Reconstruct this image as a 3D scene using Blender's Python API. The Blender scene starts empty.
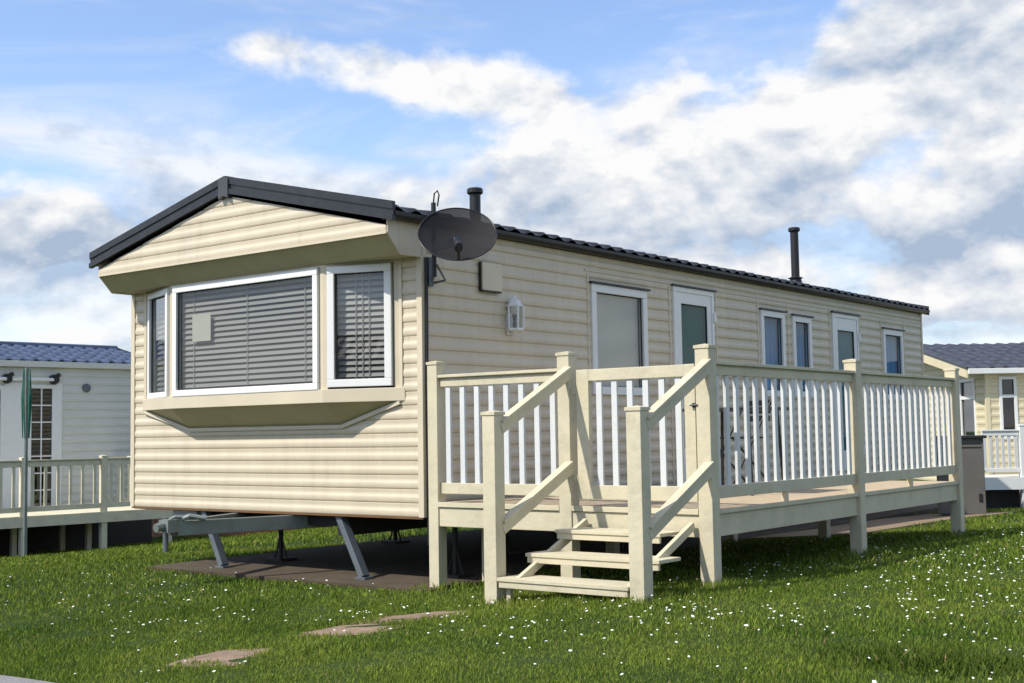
import bpy, math, random
import numpy as np
from mathutils import Vector, Matrix, noise
random.seed(7); rng=np.random.default_rng(7)
S=bpy.context.scene; COL=S.collection
R=math.radians

# ------------------------------------------------------------------ materials
def newmat(name):
    m=bpy.data.materials.new(name); m.use_nodes=True; nt=m.node_tree
    for n in list(nt.nodes): nt.nodes.remove(n)
    out=nt.nodes.new('ShaderNodeOutputMaterial'); return m,nt,out
def N(nt,t,**k):
    n=nt.nodes.new(t)
    for a,b in k.items():
        if a=='inp':
            for i,v in b.items(): n.inputs[i].default_value=v
        else: setattr(n,a,b)
    return n
def c4(c): return (c[0],c[1],c[2],1)
def mat(name,col,rough=.5,var=.12,scale=6,bump=.0,bscale=60,metal=0,dirt=None,dirtamt=0,stretch=(1,1,1),spec=.5,coat=0):
    m,nt,out=newmat(name); L=nt.links.new
    p=N(nt,'ShaderNodeBsdfPrincipled'); p.inputs['Roughness'].default_value=rough; p.inputs['Metallic'].default_value=metal
    p.inputs['Specular IOR Level'].default_value=spec; p.inputs['Coat Weight'].default_value=coat
    tc=N(nt,'ShaderNodeTexCoord'); mp=N(nt,'ShaderNodeMapping'); mp.inputs['Scale'].default_value=stretch
    L(tc.outputs['Object'],mp.inputs[0])
    n1=N(nt,'ShaderNodeTexNoise',inp={'Scale':scale,'Detail':5,'Roughness':.6}); L(mp.outputs[0],n1.inputs['Vector'])
    mx=N(nt,'ShaderNodeMix',data_type='RGBA'); 
    mr=N(nt,'ShaderNodeMapRange',inp={1:.3,2:.7}); L(n1.outputs['Fac'],mr.inputs[0]); L(mr.outputs[0],mx.inputs['Factor'])
    mx.inputs['A'].default_value=c4([c*(1-var) for c in col]); mx.inputs['B'].default_value=c4([min(1,c*(1+var)) for c in col])
    last=mx.outputs['Result']
    if dirt:
        n2=N(nt,'ShaderNodeTexNoise',inp={'Scale':scale*2.3,'Detail':8,'Roughness':.7}); L(mp.outputs[0],n2.inputs['Vector'])
        r2=N(nt,'ShaderNodeMapRange',inp={1:.5,2:.8,3:0,4:dirtamt}); L(n2.outputs['Fac'],r2.inputs[0])
        m2=N(nt,'ShaderNodeMix',data_type='RGBA'); m2.inputs['B'].default_value=c4(dirt); L(last,m2.inputs['A']); L(r2.outputs[0],m2.inputs['Factor']); last=m2.outputs['Result']
    L(last,p.inputs['Base Color'])
    if bump:
        n3=N(nt,'ShaderNodeTexNoise',inp={'Scale':bscale,'Detail':4}); L(mp.outputs[0],n3.inputs['Vector'])
        b=N(nt,'ShaderNodeBump',inp={'Strength':bump,'Distance':.01}); L(n3.outputs['Fac'],b.inputs['Height']); L(b.outputs[0],p.inputs['Normal'])
    L(p.outputs[0],out.inputs[0]); return m
def glass(name,tint,thr=.75,refl=1.6):
    m,nt,out=newmat(name); L=nt.links.new
    t=N(nt,'ShaderNodeBsdfTransparent'); t.inputs[0].default_value=c4([x*thr for x in tint])
    g=N(nt,'ShaderNodeBsdfGlossy',inp={'Roughness':.02}); g.inputs[0].default_value=(.95,.97,1,1)
    ge=N(nt,'ShaderNodeNewGeometry'); dt=N(nt,'ShaderNodeVectorMath',operation='DOT_PRODUCT'); L(ge.outputs['Normal'],dt.inputs[0]); L(ge.outputs['Incoming'],dt.inputs[1])
    ab=N(nt,'ShaderNodeMath',operation='ABSOLUTE'); L(dt.outputs['Value'],ab.inputs[0]); om=N(nt,'ShaderNodeMath',operation='SUBTRACT'); om.inputs[0].default_value=1; L(ab.outputs[0],om.inputs[1])
    pw=N(nt,'ShaderNodeMath',operation='POWER'); L(om.outputs[0],pw.inputs[0]); pw.inputs[1].default_value=5   # Schlick reflectance, the same from both sides of the pane
    f=N(nt,'ShaderNodeMath',operation='MULTIPLY_ADD'); L(pw.outputs[0],f.inputs[0]); f.inputs[1].default_value=.95; f.inputs[2].default_value=.05
    ml=N(nt,'ShaderNodeMath',operation='MULTIPLY',use_clamp=True); ml.inputs[1].default_value=refl
    L(f.outputs[0],ml.inputs[0]); mx=N(nt,'ShaderNodeMixShader'); L(ml.outputs[0],mx.inputs[0]); L(t.outputs[0],mx.inputs[1]); L(g.outputs[0],mx.inputs[2]); L(mx.outputs[0],out.inputs[0]); return m
M={}
CREAM=(.56,.455,.29)
M['siding']=mat('cream_vinyl_siding',(.605,.53,.40),.42,.05,1.6,.08,9,dirt=(.36,.32,.23),dirtamt=.38,stretch=(2.6,2.6,.45))
M['trim']=mat('cream_trim',(.60,.53,.395),.4,.05,3)
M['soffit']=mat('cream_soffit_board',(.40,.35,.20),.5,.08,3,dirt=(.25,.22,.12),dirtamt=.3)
M['wood']=mat('cream_painted_wood',(.565,.515,.37),.55,.09,3,.3,28,dirt=(.27,.24,.16),dirtamt=.4,stretch=(1,1,1))
M['floorwood']=mat('cream_deck_floor_paint',(.50,.40,.27),.6,.1,5,.3,30,dirt=(.35,.27,.17),dirtamt=.5)
M['white']=mat('white_upvc',(.76,.77,.75),.35,.03,4,dirt=(.55,.55,.52),dirtamt=.12)
M['balwhite']=mat('white_baluster_paint',(.62,.64,.64),.45,.05,5,dirt=(.5,.5,.46),dirtamt=.2)
M['black']=mat('black_plastic',(.010,.010,.011),.45,.2,5)
M['fascia']=mat('dark_grey_bargeboard',(.016,.017,.020),.42,.3,5,dirt=(.07,.07,.07),dirtamt=.35)
M['roof']=mat('black_metal_roof_tiles',(.010,.010,.012),.42,.3,4,.2,80,dirt=(.05,.05,.05),dirtamt=.5)
M['rubber']=mat('black_rubber',(.02,.02,.02),.8,.2,8)
M['steel']=mat('galvanised_steel',(.20,.23,.22),.5,.18,5,.1,40,metal=.25,dirt=(.12,.12,.10),dirtamt=.5)
M['darksteel']=mat('dark_chassis_steel',(.045,.05,.055),.5,.2,6,metal=.3,dirt=(.08,.05,.03),dirtamt=.4)
M['chassis']=mat('black_chassis_paint',(.018,.018,.018),.6,.2,6)
M['grey']=mat('grey_steel_leg',(.12,.14,.16),.45,.15,6,metal=.2)
M['inter']=mat('dim_interior_lining',(.10,.09,.075),.8,.1,2)
M['blind']=mat('grey_blind_slat',(.27,.265,.25),.5,.04,4)
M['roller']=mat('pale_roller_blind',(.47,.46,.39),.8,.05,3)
M['teal']=mat('teal_pane_backing',(.10,.22,.21),.8,.15,3)
M['net']=mat('net_curtain',(.20,.33,.44),.9,.18,30,stretch=(1,3,.15))
M['glass']=glass('window_glass',(.90,.92,.91),.92,1.8)
M['bglass']=glass('blue_tinted_window_glass',(.62,.85,1.0),.95,.7)
M['dglass']=glass('tinted_door_glass',(.45,.75,.72),.8,.65)
M['lens']=glass('lantern_glass',(.9,.93,.93),.9,1.5)
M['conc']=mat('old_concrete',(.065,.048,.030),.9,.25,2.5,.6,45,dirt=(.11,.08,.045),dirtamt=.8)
M['pave']=mat('worn_paving',(.24,.175,.11),.9,.2,3,.5,40,dirt=(.22,.17,.11),dirtamt=.7)
M['path']=mat('worn_stepping_slab',(.235,.165,.112),.9,.3,5,1.0,35,dirt=(.11,.085,.045),dirtamt=.8)
M['road']=mat('grey_road_surface',(.22,.21,.21),.9,.2,20,.6,120)
M['locker']=mat('grey_plastic_locker',(.10,.095,.085),.6,.12,4)
M['nwall']=mat('pale_grey_siding',(.62,.62,.57),.5,.04,2,dirt=(.3,.3,.27),dirtamt=.2)
M['nwood']=mat('weathered_cream_wood',(.66,.62,.47),.65,.12,3,.2,30,dirt=(.25,.24,.18),dirtamt=.4)
M['ncream']=mat('pale_cream_siding',(.66,.58,.38),.5,.04,2)
M['nblue']=mat('blue_grey_roof_tiles',(.06,.085,.15),.42,.3,6,dirt=(.16,.19,.25),dirtamt=.5)
M['nslate']=mat('charcoal_roof_tiles',(.045,.052,.07),.5,.35,9,dirt=(.1,.11,.13),dirtamt=.4)
M['green']=mat('green_cloth',(.01,.14,.09),.7,.3,12)
M['brass']=mat('brass_fitting',(.35,.26,.1),.4,.1,5,metal=.8)
M['daisy']=mat('daisy_petals',(.85,.86,.82),.6,.03,5)

def mesh_mat():
    # perforated dish sheet: dark metal with holes far smaller than a pixel
    m,nt,out=newmat('perforated_dish_mesh'); L=nt.links.new
    p=N(nt,'ShaderNodeBsdfPrincipled'); p.inputs['Base Color'].default_value=(.012,.012,.015,1); p.inputs['Roughness'].default_value=.7; p.inputs['Specular IOR Level'].default_value=.2
    t=N(nt,'ShaderNodeBsdfTransparent'); mx=N(nt,'ShaderNodeMixShader'); mx.inputs[0].default_value=.07
    L(p.outputs[0],mx.inputs[1]); L(t.outputs[0],mx.inputs[2]); L(mx.outputs[0],out.inputs[0]); return m
M['dish']=mesh_mat()
def brick_mat():
    m,nt,out=newmat('red_brick_skirting'); L=nt.links.new
    p=N(nt,'ShaderNodeBsdfPrincipled'); p.inputs['Roughness'].default_value=.9
    tc=N(nt,'ShaderNodeTexCoord'); mp=N(nt,'ShaderNodeMapping'); mp.inputs['Rotation'].default_value=(R(90),0,R(90)); L(tc.outputs['Object'],mp.inputs[0])
    b=N(nt,'ShaderNodeTexBrick',inp={'Color1':(.42,.14,.06,1),'Color2':(.34,.11,.05,1),'Mortar':(.45,.38,.3,1),'Scale':4.4}); L(mp.outputs[0],b.inputs['Vector']); L(b.outputs[0],p.inputs['Base Color']); L(p.outputs[0],out.inputs[0]); return m
M['brick']=brick_mat()
def grass_mat(name,blade):
    m,nt,out=newmat(name); L=nt.links.new
    p=N(nt,'ShaderNodeBsdfPrincipled'); p.inputs['Roughness'].default_value=.7 if blade else .95; p.inputs['Specular IOR Level'].default_value=.15
    g=N(nt,'ShaderNodeNewGeometry')
    n1=N(nt,'ShaderNodeTexNoise',inp={'Scale':.8,'Detail':6,'Roughness':.65}); L(g.outputs['Position'],n1.inputs['Vector'])
    cr=N(nt,'ShaderNodeValToRGB'); e=cr.color_ramp.elements
    if blade:
        e[0].position=.32; e[0].color=(.085,.155,.015,1); e[1].position=.7; e[1].color=(.20,.262,.038,1)
    else:
        e[0].position=.3; e[0].color=(.020,.048,.008,1); e[1].position=.72; e[1].color=(.050,.078,.018,1)
    L(n1.outputs['Fac'],cr.inputs[0]); last=cr.outputs[0]
    if blade:
        a=N(nt,'ShaderNodeAttribute',attribute_name='tint'); 
        hs=N(nt,'ShaderNodeHueSaturation'); mr=N(nt,'ShaderNodeMapRange',inp={3:.4,4:1.7}); L(a.outputs['Fac'],mr.inputs[0]); L(mr.outputs[0],hs.inputs['Value'])
        mh=N(nt,'ShaderNodeMapRange',inp={3:.515,4:.475}); L(a.outputs['Fac'],mh.inputs[0]); L(mh.outputs[0],hs.inputs['Hue'])
        L(last,hs.inputs['Color']); last=hs.outputs[0]
        st=N(nt,'ShaderNodeMath',operation='GREATER_THAN'); st.inputs[1].default_value=.95; L(a.outputs['Fac'],st.inputs[0])
        ms=N(nt,'ShaderNodeMix',data_type='RGBA'); ms.inputs['B'].default_value=(.30,.24,.10,1); L(last,ms.inputs['A']); L(st.outputs[0],ms.inputs['Factor']); last=ms.outputs['Result']
        tr=N(nt,'ShaderNodeBsdfTranslucent'); L(last,tr.inputs[0]); L(last,p.inputs['Base Color'])
        mx=N(nt,'ShaderNodeMixShader'); mx.inputs[0].default_value=.3; L(p.outputs[0],mx.inputs[1]); L(tr.outputs[0],mx.inputs[2]); L(mx.outputs[0],out.inputs[0])
    else:
        n2=N(nt,'ShaderNodeTexNoise',inp={'Scale':45,'Detail':6,'Roughness':.7}); L(g.outputs['Position'],n2.inputs['Vector'])
        mr=N(nt,'ShaderNodeMapRange',inp={1:.3,2:.7,3:.5,4:1.7}); L(n2.outputs['Fac'],mr.inputs[0])
        hs=N(nt,'ShaderNodeHueSaturation'); L(last,hs.inputs['Color']); L(mr.outputs[0],hs.inputs['Value']); L(hs.outputs[0],p.inputs['Base Color'])
        b=N(nt,'ShaderNodeBump',inp={'Strength':.8,'Distance':.03}); L(n2.outputs['Fac'],b.inputs['Height']); L(b.outputs[0],p.inputs['Normal'])
        L(p.outputs[0],out.inputs[0])
    return m
M['weed']=mat('dark_weed_leaf',(.025,.07,.012),.5,.3,9)
M['blade']=grass_mat('grass_blades',True); M['ground']=grass_mat('turf_ground',False)

# ------------------------------------------------------------------ builders
OFF=Vector((0,0,0))
class MB:
    def __init__(s): s.v=[]; s.f=[]
    def add(s,vs,fs):
        b=len(s.v); s.v+= [tuple(v) for v in vs]; s.f+=[tuple(i+b for i in f) for f in fs]; return s
    def box(s,x0,x1,y0,y1,z0,z1):
        vs=[(x,y,z) for z in(z0,z1) for y in(y0,y1) for x in(x0,x1)]
        return s.add(vs,[(0,2,3,1),(4,5,7,6),(0,1,5,4),(2,6,7,3),(0,4,6,2),(1,3,7,5)])
    def ubox(s,F,u0,u1,z0,z1,n0,n1):
        O,u,n=F
        vs=[O+u*a+n*b+Vector((0,0,c)) for c in(z0,z1) for b in(n0,n1) for a in(u0,u1)]
        return s.add(vs,[(0,2,3,1),(4,5,7,6),(0,1,5,4),(2,6,7,3),(0,4,6,2),(1,3,7,5)])
    def bar(s,a,b,w,h,up=(0,0,1)):
        a=Vector(a); b=Vector(b); d=(b-a).normalized(); up=Vector(up)
        r=d.cross(up).normalized(); t=r.cross(d).normalized()
        vs=[p+r*(i*w/2)+t*(j*h/2) for p in(a,b) for j in(-1,1) for i in(-1,1)]
        return s.add(vs,[(0,2,3,1),(4,5,7,6),(0,1,5,4),(2,6,7,3),(0,4,6,2),(1,3,7,5)])
    def tube(s,pts,r,n=12,caps=True,rs=None):
        pts=[Vector(p) for p in pts]; b=len(s.v); ref=None
        for i,p in enumerate(pts):
            d=(pts[min(i+1,len(pts)-1)]-pts[max(i-1,0)]).normalized()
            if ref is None: ref=Vector((0,0,1)) if abs(d.z)<.9 else Vector((1,0,0))
            x=d.cross(ref).normalized(); y=d.cross(x).normalized(); rr=rs[i] if rs else r
            for k in range(n):
                a=2*math.pi*k/n; s.v.append(tuple(p+x*rr*math.cos(a)+y*rr*math.sin(a)))
        for i in range(len(pts)-1):
            for k in range(n): s.f.append((b+i*n+k,b+i*n+(k+1)%n,b+(i+1)*n+(k+1)%n,b+(i+1)*n+k))
        if caps: s.f.append(tuple(b+k for k in range(n))[::-1]); s.f.append(tuple(b+(len(pts)-1)*n+k for k in range(n)))
        return s
    def poly(s,pts): return s.add(pts,[tuple(range(len(pts)))])
    def prism(s,pts,d):
        d=Vector(d); n=len(pts); a=[Vector(p) for p in pts]; 
        return s.add(a+[p+d for p in a],[tuple(range(n))[::-1],tuple(range(n,2*n))]+[(i,(i+1)%n,(i+1)%n+n,i+n) for i in range(n)])
    def build(s,name,m,parent=None,bevel=0,smooth=False,face=None,**tags):
        me=bpy.data.meshes.new(name)
        off=OFF if parent is not None else Vector((0,0,0))
        me.from_pydata([(x-off.x,y-off.y,z-off.z) for x,y,z in s.v],[],s.f)
        import bmesh
        bm=bmesh.new(); bm.from_mesh(me); bmesh.ops.recalc_face_normals(bm,faces=bm.faces)
        if bevel: bmesh.ops.bevel(bm,geom=bm.edges[:],offset=bevel,segments=2,affect='EDGES',profile=.7)
        if face is not None:
            bm.normal_update()
            for f_ in bm.faces:
                if f_.normal.dot(face)<0: f_.normal_flip()
        bm.to_mesh(me); bm.free()
        if smooth:
            for p in me.polygons: p.use_smooth=True
        me.materials.append(M[m]); o=bpy.data.objects.new(name,me); COL.objects.link(o)
        if parent is not None: o.parent=parent
        for k,v in tags.items(): o[k]=v
        return o
def thing(name,label,cat,loc=(0,0,0),rz=0,group=None,local=False):
    """Empty at the thing's base; geometry is written in world coordinates, or in the empty's own when local."""
    global OFF
    o=bpy.data.objects.new(name,None); COL.objects.link(o); o.location=loc; o.rotation_euler=(0,0,rz); o.empty_display_size=.3
    o['label']=label; o['category']=cat
    if group: o['group']=group
    OFF=Vector((0,0,0)) if local else Vector(loc)
    return o
def setp(o,**k):
    for a,b in k.items(): o[a]=b
    return o

# shiplap siding as real relief. F=(origin,u,n); openings (u0,u1,z0,z1)
def siding(mb,F,u0,u1,z0,z1,openings=(),pitch=.107,urange=None,base=None,depth=.0135):
    O,u,n=F; base=z0 if base is None else base
    prof=[(0,.0),(.03,.55),(.10,.80),(.24,.98),(.36,1.),(.44,.93),(.54,.66),(.62,.50),(.72,.46),(.86,.56),(.94,.62),(.975,.1),(1.0,.0)]
    cuts=sorted(set([u0,u1]+[c for o in openings for c in o[:2] if u0<c<u1]))
    for a,b in zip(cuts[:-1],cuts[1:]):
        mid=(a+b)/2; iv=[(z0,z1)]
        for o in openings:
            if o[0]<mid<o[1]:
                nv=[]
                for p,q in iv:
                    if o[2]>p: nv.append((p,min(q,o[2])))
                    if o[3]<q: nv.append((max(p,o[3]),q))
                    if not(o[2]>p) and not(o[3]<q): pass
                iv=[x for x in nv if x[1]-x[0]>1e-4]
        for p,q in iv:
            k=int(math.floor((p-base)/pitch))
            while base+k*pitch<q-1e-5:
                zb=base+k*pitch
                for (f0,d0),(f1,d1) in zip(prof[:-1],prof[1:]):
                    za=zb+f0*pitch; zc=zb+f1*pitch
                    if zc<=p or za>=q: continue
                    ta=max(0,(p-za)/(zc-za)); tb=min(1,(q-za)/(zc-za))
                    zA=za+(zc-za)*ta; zB=za+(zc-za)*tb; dA=(d0+(d1-d0)*ta)*depth; dB=(d0+(d1-d0)*tb)*depth
                    ra=urange(zA) if urange else (a,b); rb=urange(zB) if urange else (a,b)
                    V3=lambda uu,zz,dd: O+u*uu+n*dd+Vector((0,0,zz))
                    mb.add([V3(ra[0],zA,dA),V3(ra[1],zA,dA),V3(rb[1],zB,dB),V3(rb[0],zB,dB)],[(0,1,2,3)])
                k+=1
    return mb
def frame_mb(F,u0,u1,z0,z1,w=.06,n0=-.03,n1=.028,mull=(),trans=()):
    mb=MB()
    mb.ubox(F,u0,u1,z1-w,z1,n0,n1); mb.ubox(F,u0,u1,z0,z0+w,n0,n1)
    mb.ubox(F,u0,u0+w,z0+w,z1-w,n0,n1-.001); mb.ubox(F,u1-w,u1,z0+w,z1-w,n0,n1-.001)
    for m in mull: mb.ubox(F,m-w/2,m+w/2,z0+w,z1-w,n0,n1-.002)
    for t in trans: mb.ubox(F,u0+w,u1-w,t-w/2,t+w/2,n0,n1-.003)
    return mb
def window(parent,F,u0,u1,z0,z1,w=.06,blind=None,gl='glass',mull=(),trans=(),name='window',drip=True,bars=None,label=None,n1=.028,fm='white'):
    fr=frame_mb(F,u0,u1,z0,z1,w,n1=n1,mull=mull,trans=trans)
    if bars:
        bw=.022; nu,nz=bars
        for i in range(1,nu): x=u0+w+(u1-u0-2*w)*i/nu; fr.ubox(F,x-bw/2,x+bw/2,z0+w,z1-w,-.006,.012)
        for i in range(1,nz): z=z0+w+(z1-z0-2*w)*i/nz; fr.ubox(F,u0+w,u1-w,z-bw/2,z+bw/2,-.006,.011)
    o=fr.build(name,fm,parent,bevel=.006 if (u1-u0)>.2 and not bars else 0)
    if label: o['label']=label
    g=MB().poly([F[0]+F[1]*a+F[2]*(-.008)+Vector((0,0,z)) for a,z in((u0+w-.005,z0+w-.005),(u1-w+.005,z0+w-.005),(u1-w+.005,z1-w+.005),(u0+w-.005,z1-w+.005))])
    g.build('pane',gl,o,face=F[2])
    # rubber gasket line round the glass
    q=MB(); t=.007
    for a in((u0+w,u0+w+t,z0+w,z1-w),(u1-w-t,u1-w,z0+w,z1-w),(u0+w+t,u1-w-t,z0+w,z0+w+t),(u0+w+t,u1-w-t,z1-w-t,z1-w)): q.ubox(F,a[0],a[1],a[2],a[3],-.007,.004)
    q.build('gasket','rubber',o)
    if drip: MB().ubox(F,u0-.025,u1+.035,z1+.002,z1+.018,-.0,.048).build('drip_strip','black',o)
    if blind=='slats':
        b=MB(); k=0; z=z0+w+.02; p=.048
        while z<z1-w-.02:
            b.add([F[0]+F[1]*a+F[2]*nn+Vector((0,0,zz)) for a,nn,zz in((u0+w,-.072,z+.036),(u1-w,-.072,z+.036),(u1-w,-.056,z+.025),(u0+w,-.056,z+.025),
                                   (u0+w,-.048,z+.0),(u1-w,-.048,z+.0))],[(0,1,2,3),(3,2,5,4)]); z+=p
        for a in (u0+w+.16,(u0+u1)/2,u1-w-.16):
            if u1-u0>.5: b.ubox(F,a-.004,a+.004,z0+w,z1-w,-.046,-.044)
        b.build('venetian_blind','blind',o)
    elif blind=='roller':
        MB().ubox(F,u0+w*.6,u1-w*.6,z0+w,z1-w*.5,-.062,-.06).build('roller_blind','roller',o)
    elif blind=='net':
        b=MB(); n=40
        P=[[F[0]+F[1]*(u0+w*.5+(u1-u0-w)*i/n)+F[2]*(-.075+.014*math.sin(i*1.9)+.006*math.sin(i*.7))+Vector((0,0,z)) for z in(z0+w*.5,z1-w*.5)] for i in range(n+1)]
        for i in range(n): b.add([P[i][0],P[i+1][0],P[i+1][1],P[i][1]],[(0,1,2,3)])
        b.build('net_curtain','net',o,smooth=True)
    return o
V=Vector
X=V((1,0,0)); Y=V((0,1,0)); Z=V((0,0,1)); ZERO=V((0,0,0))

# ------------------------------------------------------------------ ground height
_gx=np.array([-400,-60,-25,-20,-13,-8,-4.5,-3.6,0.2,1.5,2.6,4,6,10,30,400.]); _gz=np.array([-1.6,-1.6,-1.35,-1.15,-.78,-.36,-.06,-.03,-.02,.07,.155,.18,.19,.19,.15,.1])
_fx=np.linspace(-400,400,16001); _fz=np.interp(_fx,_gx,_gz)
_k=np.exp(-.5*(np.arange(-30,31)/9.)**2); _k/=_k.sum(); _fs=np.convolve(np.pad(_fz,30,mode='edge'),_k,'valid')
def G(x,y):
    x=np.asarray(x,float); y=np.asarray(y,float)
    z=np.interp(x,_fx,_fs)
    yy=np.clip(y-4,0,13); dz=-.0022*yy**2*np.clip((x+8)/8,0,1)
    z=z+dz+.008*np.sin(x*1.7+y*.6)*np.sin(y*1.3-x*.4)
    z=np.where(y<-3,z-.01*np.clip(-3-y,0,20),z)
    return z
def Gf(x,y): return float(G(x,y))

# ------------------------------------------------------------------ setting
def axis(a,b,fine,lo,hi):
    c=np.arange(a,b,fine).tolist(); s=fine; v=b
    while v<hi: c.append(v); s*=1.22; v+=s
    c.append(hi); s=fine; v=a-fine
    pre=[]
    while v>lo: pre.append(v); s*=1.22; v-=s
    pre.append(lo); return np.array(pre[::-1]+c)
xs=axis(-9,9,.12,-500,500); ys=axis(-7,16,.12,-500,600)
XX,YY=np.meshgrid(xs,ys,indexing='ij'); ZZ=G(XX,YY)
near=(np.abs(XX)<9)&(np.abs(YY)<16)
ZZ=ZZ+np.where(near,.006*np.sin(XX*9.1+2*np.sin(YY*5))*np.sin(YY*8.3),0)
# the ground is pressed down under slabs so they sit in it
nx,ny=len(xs),len(ys)
vs=np.stack([XX.ravel(),YY.ravel(),ZZ.ravel()],1)
ii,jj=np.meshgrid(np.arange(nx-1),np.arange(ny-1),indexing='ij'); a=(ii*ny+jj).ravel()
fs=np.stack([a,a+ny,a+ny+1,a+1],1)
me=bpy.data.meshes.new('ground'); me.from_pydata(vs.tolist(),[],fs.tolist()); me.polygons.foreach_set('use_smooth',[True]*len(me.polygons)); me.materials.append(M['ground'])
go=bpy.data.objects.new('ground',me); COL.objects.link(go); go['kind']='structure'

def shrink(P,f):
    cx=sum(p[0] for p in P)/len(P); cy=sum(p[1] for p in P)/len(P); return [(cx+(x-cx)*f,cy+(y-cy)*f) for x,y in P]
def patch(name,poly,m,h=.012,res=.06,label=None,wob=.02):
    """ground-following slab with slightly worn edges"""
    P=[]; n=len(poly)
    for i in range(n):
        a=V(poly[i]); b=V(poly[(i+1)%n]); L=(b-a).length; k=max(2,int(L/res))
        for j in range(k):
            p=a+(b-a)*j/k; w=noise.noise(V((p.x*4,p.y*4,h*50)))*wob
            P.append((p.x+w,p.y+w))
    mb=MB(); top=[(x,y,Gf(x,y)+h) for x,y in P]; bot=[(x,y,Gf(x,y)-.06) for x,y in P]; c=(sum(p[0] for p in P)/len(P),sum(p[1] for p in P)/len(P)); nn=len(P)
    mb.add(top+bot+[(c[0],c[1],Gf(*c)+h+.004)],[(i,(i+1)%nn,2*nn) for i in range(nn)]+[(i,(i+1)%nn,nn+(i+1)%nn,nn+i) for i in range(nn)])
    o=mb.build(name,m); o['kind']='structure'; return o
ROAD=[(-3,-3.38),(.3,-3.89),(1.44,-4.06),(4,-4.45),(12,-5.6),(12,-9),(-30,-9),(-30,.6)]
mb=MB()
rx=np.linspace(-30,14,120)
edge=lambda x: -3.93-.15*(x-1.0)
tops=[(x,edge(x)+.02*noise.noise(V((x*3,0,0))),0) for x in rx]; 
rows=[]
for k in range(12):
    rows.append([(x,edge(x)-k*.45+(.03*noise.noise(V((x*3,0,0))) if k==0 else 0)) for x in rx])
vv=[(x,y,Gf(x,y)+.02) for r in rows for x,y in r]; w=len(rx)
mb.add(vv,[(k*w+i,k*w+i+1,(k+1)*w+i+1,(k+1)*w+i) for k in range(11) for i in range(w-1)])
o=mb.build('road','road',smooth=True); o['kind']='structure'
SA=[(1.40,-3.45),(1.27,-3.0),(1.66,-2.9),(1.93,-3.42)]
SB=[(1.24,-2.50),(1.13,-2.05),(1.33,-1.86),(1.62,-1.98),(1.78,-2.36),(1.5,-2.42)]; SC=[(1.22,-1.98),(1.06,-1.62),(1.30,-1.24),(1.58,-1.22),(1.60,-1.55),(1.55,-1.9)]
for P_ in(SA,SB,SC): patch('path',P_,'path',h=.002,wob=.06)
PV=[(.35,4.55),(1.42,4.75),(1.5,9.9),(.3,9.9)]
patch('paved_path',PV,'pave',h=.025)
SL=(-3.08,.27,-.27,11.6)
mb=MB(); n=60
pts=[(SL[0]+(SL[1]-SL[0])*i/n, SL[2]+.035*noise.noise(V((i*.35,3,0)))) for i in range(n+1)]
top=[(x,y,.005) for x,y in pts]+[(SL[1],SL[3],.005),(SL[0],SL[3],.005)]
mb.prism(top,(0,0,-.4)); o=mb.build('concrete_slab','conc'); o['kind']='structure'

# ------------------------------------------------------------------ grass blades
def inpoly(x,y,P):
    r=np.zeros(x.shape,bool); n=len(P)
    for i in range(n):
        x1,y1=P[i]; x2,y2=P[(i+1)%n]
        c=((y1>y)!=(y2>y))&(x<(x2-x1)*(y-y1)/(y2-y1+1e-12)+x1); r^=c
    return r
CAMP=(6.477,-7.191)
def sample(n,r0,r1,a0,a1):
    r=np.sqrt(rng.uniform(r0*r0,r1*r1,n)); a=rng.uniform(a0,a1,n)
    return CAMP[0]-np.sin(a)*r, CAMP[1]+np.cos(a)*r
def creep(x,y,f=3.1,s=0.):
    return np.array([noise.noise(V((a*f,b*f,s))) for a,b in zip(np.atleast_1d(x),np.atleast_1d(y))])
def keep_mask(x,y):
    c1=creep(x,y); c2=creep(x,y,9.,3.); off=.12*c1+.12*c2
    bad=(x>SL[0]+.09+off)&(x<SL[1]-.03)&(y>SL[2]+.13+1.5*off)&(y<SL[3])
    for P_,k_ in((SA,.80),(SB,.78),(SC,.78),(PV,.97)): bad|=inpoly(x+off*.9,y-off*.9,shrink(P_,k_))
    bad|=y<(-3.93-.15*(x-1.0)+.0)
    return ~bad
bx=[];by=[];bh=[];bw=[]
for n,r0,r1,h,wd in((130000,3.6,6,.021,.0036),(130000,6,9,.025,.0050),(90000,9,14,.033,.009),(70000,14,26,.042,.016),(30000,26,45,.05,.035)):
    x,y=sample(n,r0,r1,R(37.9-29),R(37.9+30)); k=keep_mask(x,y); x=x[k];y=y[k]
    pn=np.array([noise.noise(V((a*1.3,b*1.3,0))) for a,b in zip(x[:],y[:])])
    hh=h*rng.uniform(.55,1.35,len(x))*(1+.55*pn)
    # longer growth beside posts and the stair foot where a mower cannot reach
    for px,py,rr in((.19,-.06,.16),(1.41,-.89,.2),(2.49,-.89,.2),(2.49,-.06,.22),(2.49,2.28,.25),(2.49,4.58,.25),(1.95,-.95,.4),(1.4,-.06,.2)):
        d=np.hypot(x-px,y-py); hh*=1+1.0*np.exp(-(d/rr)**2)
    bx.append(x);by.append(y);bh.append(hh);bw.append(np.full(len(x),wd)*rng.uniform(.6,1.3,len(x)))
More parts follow.
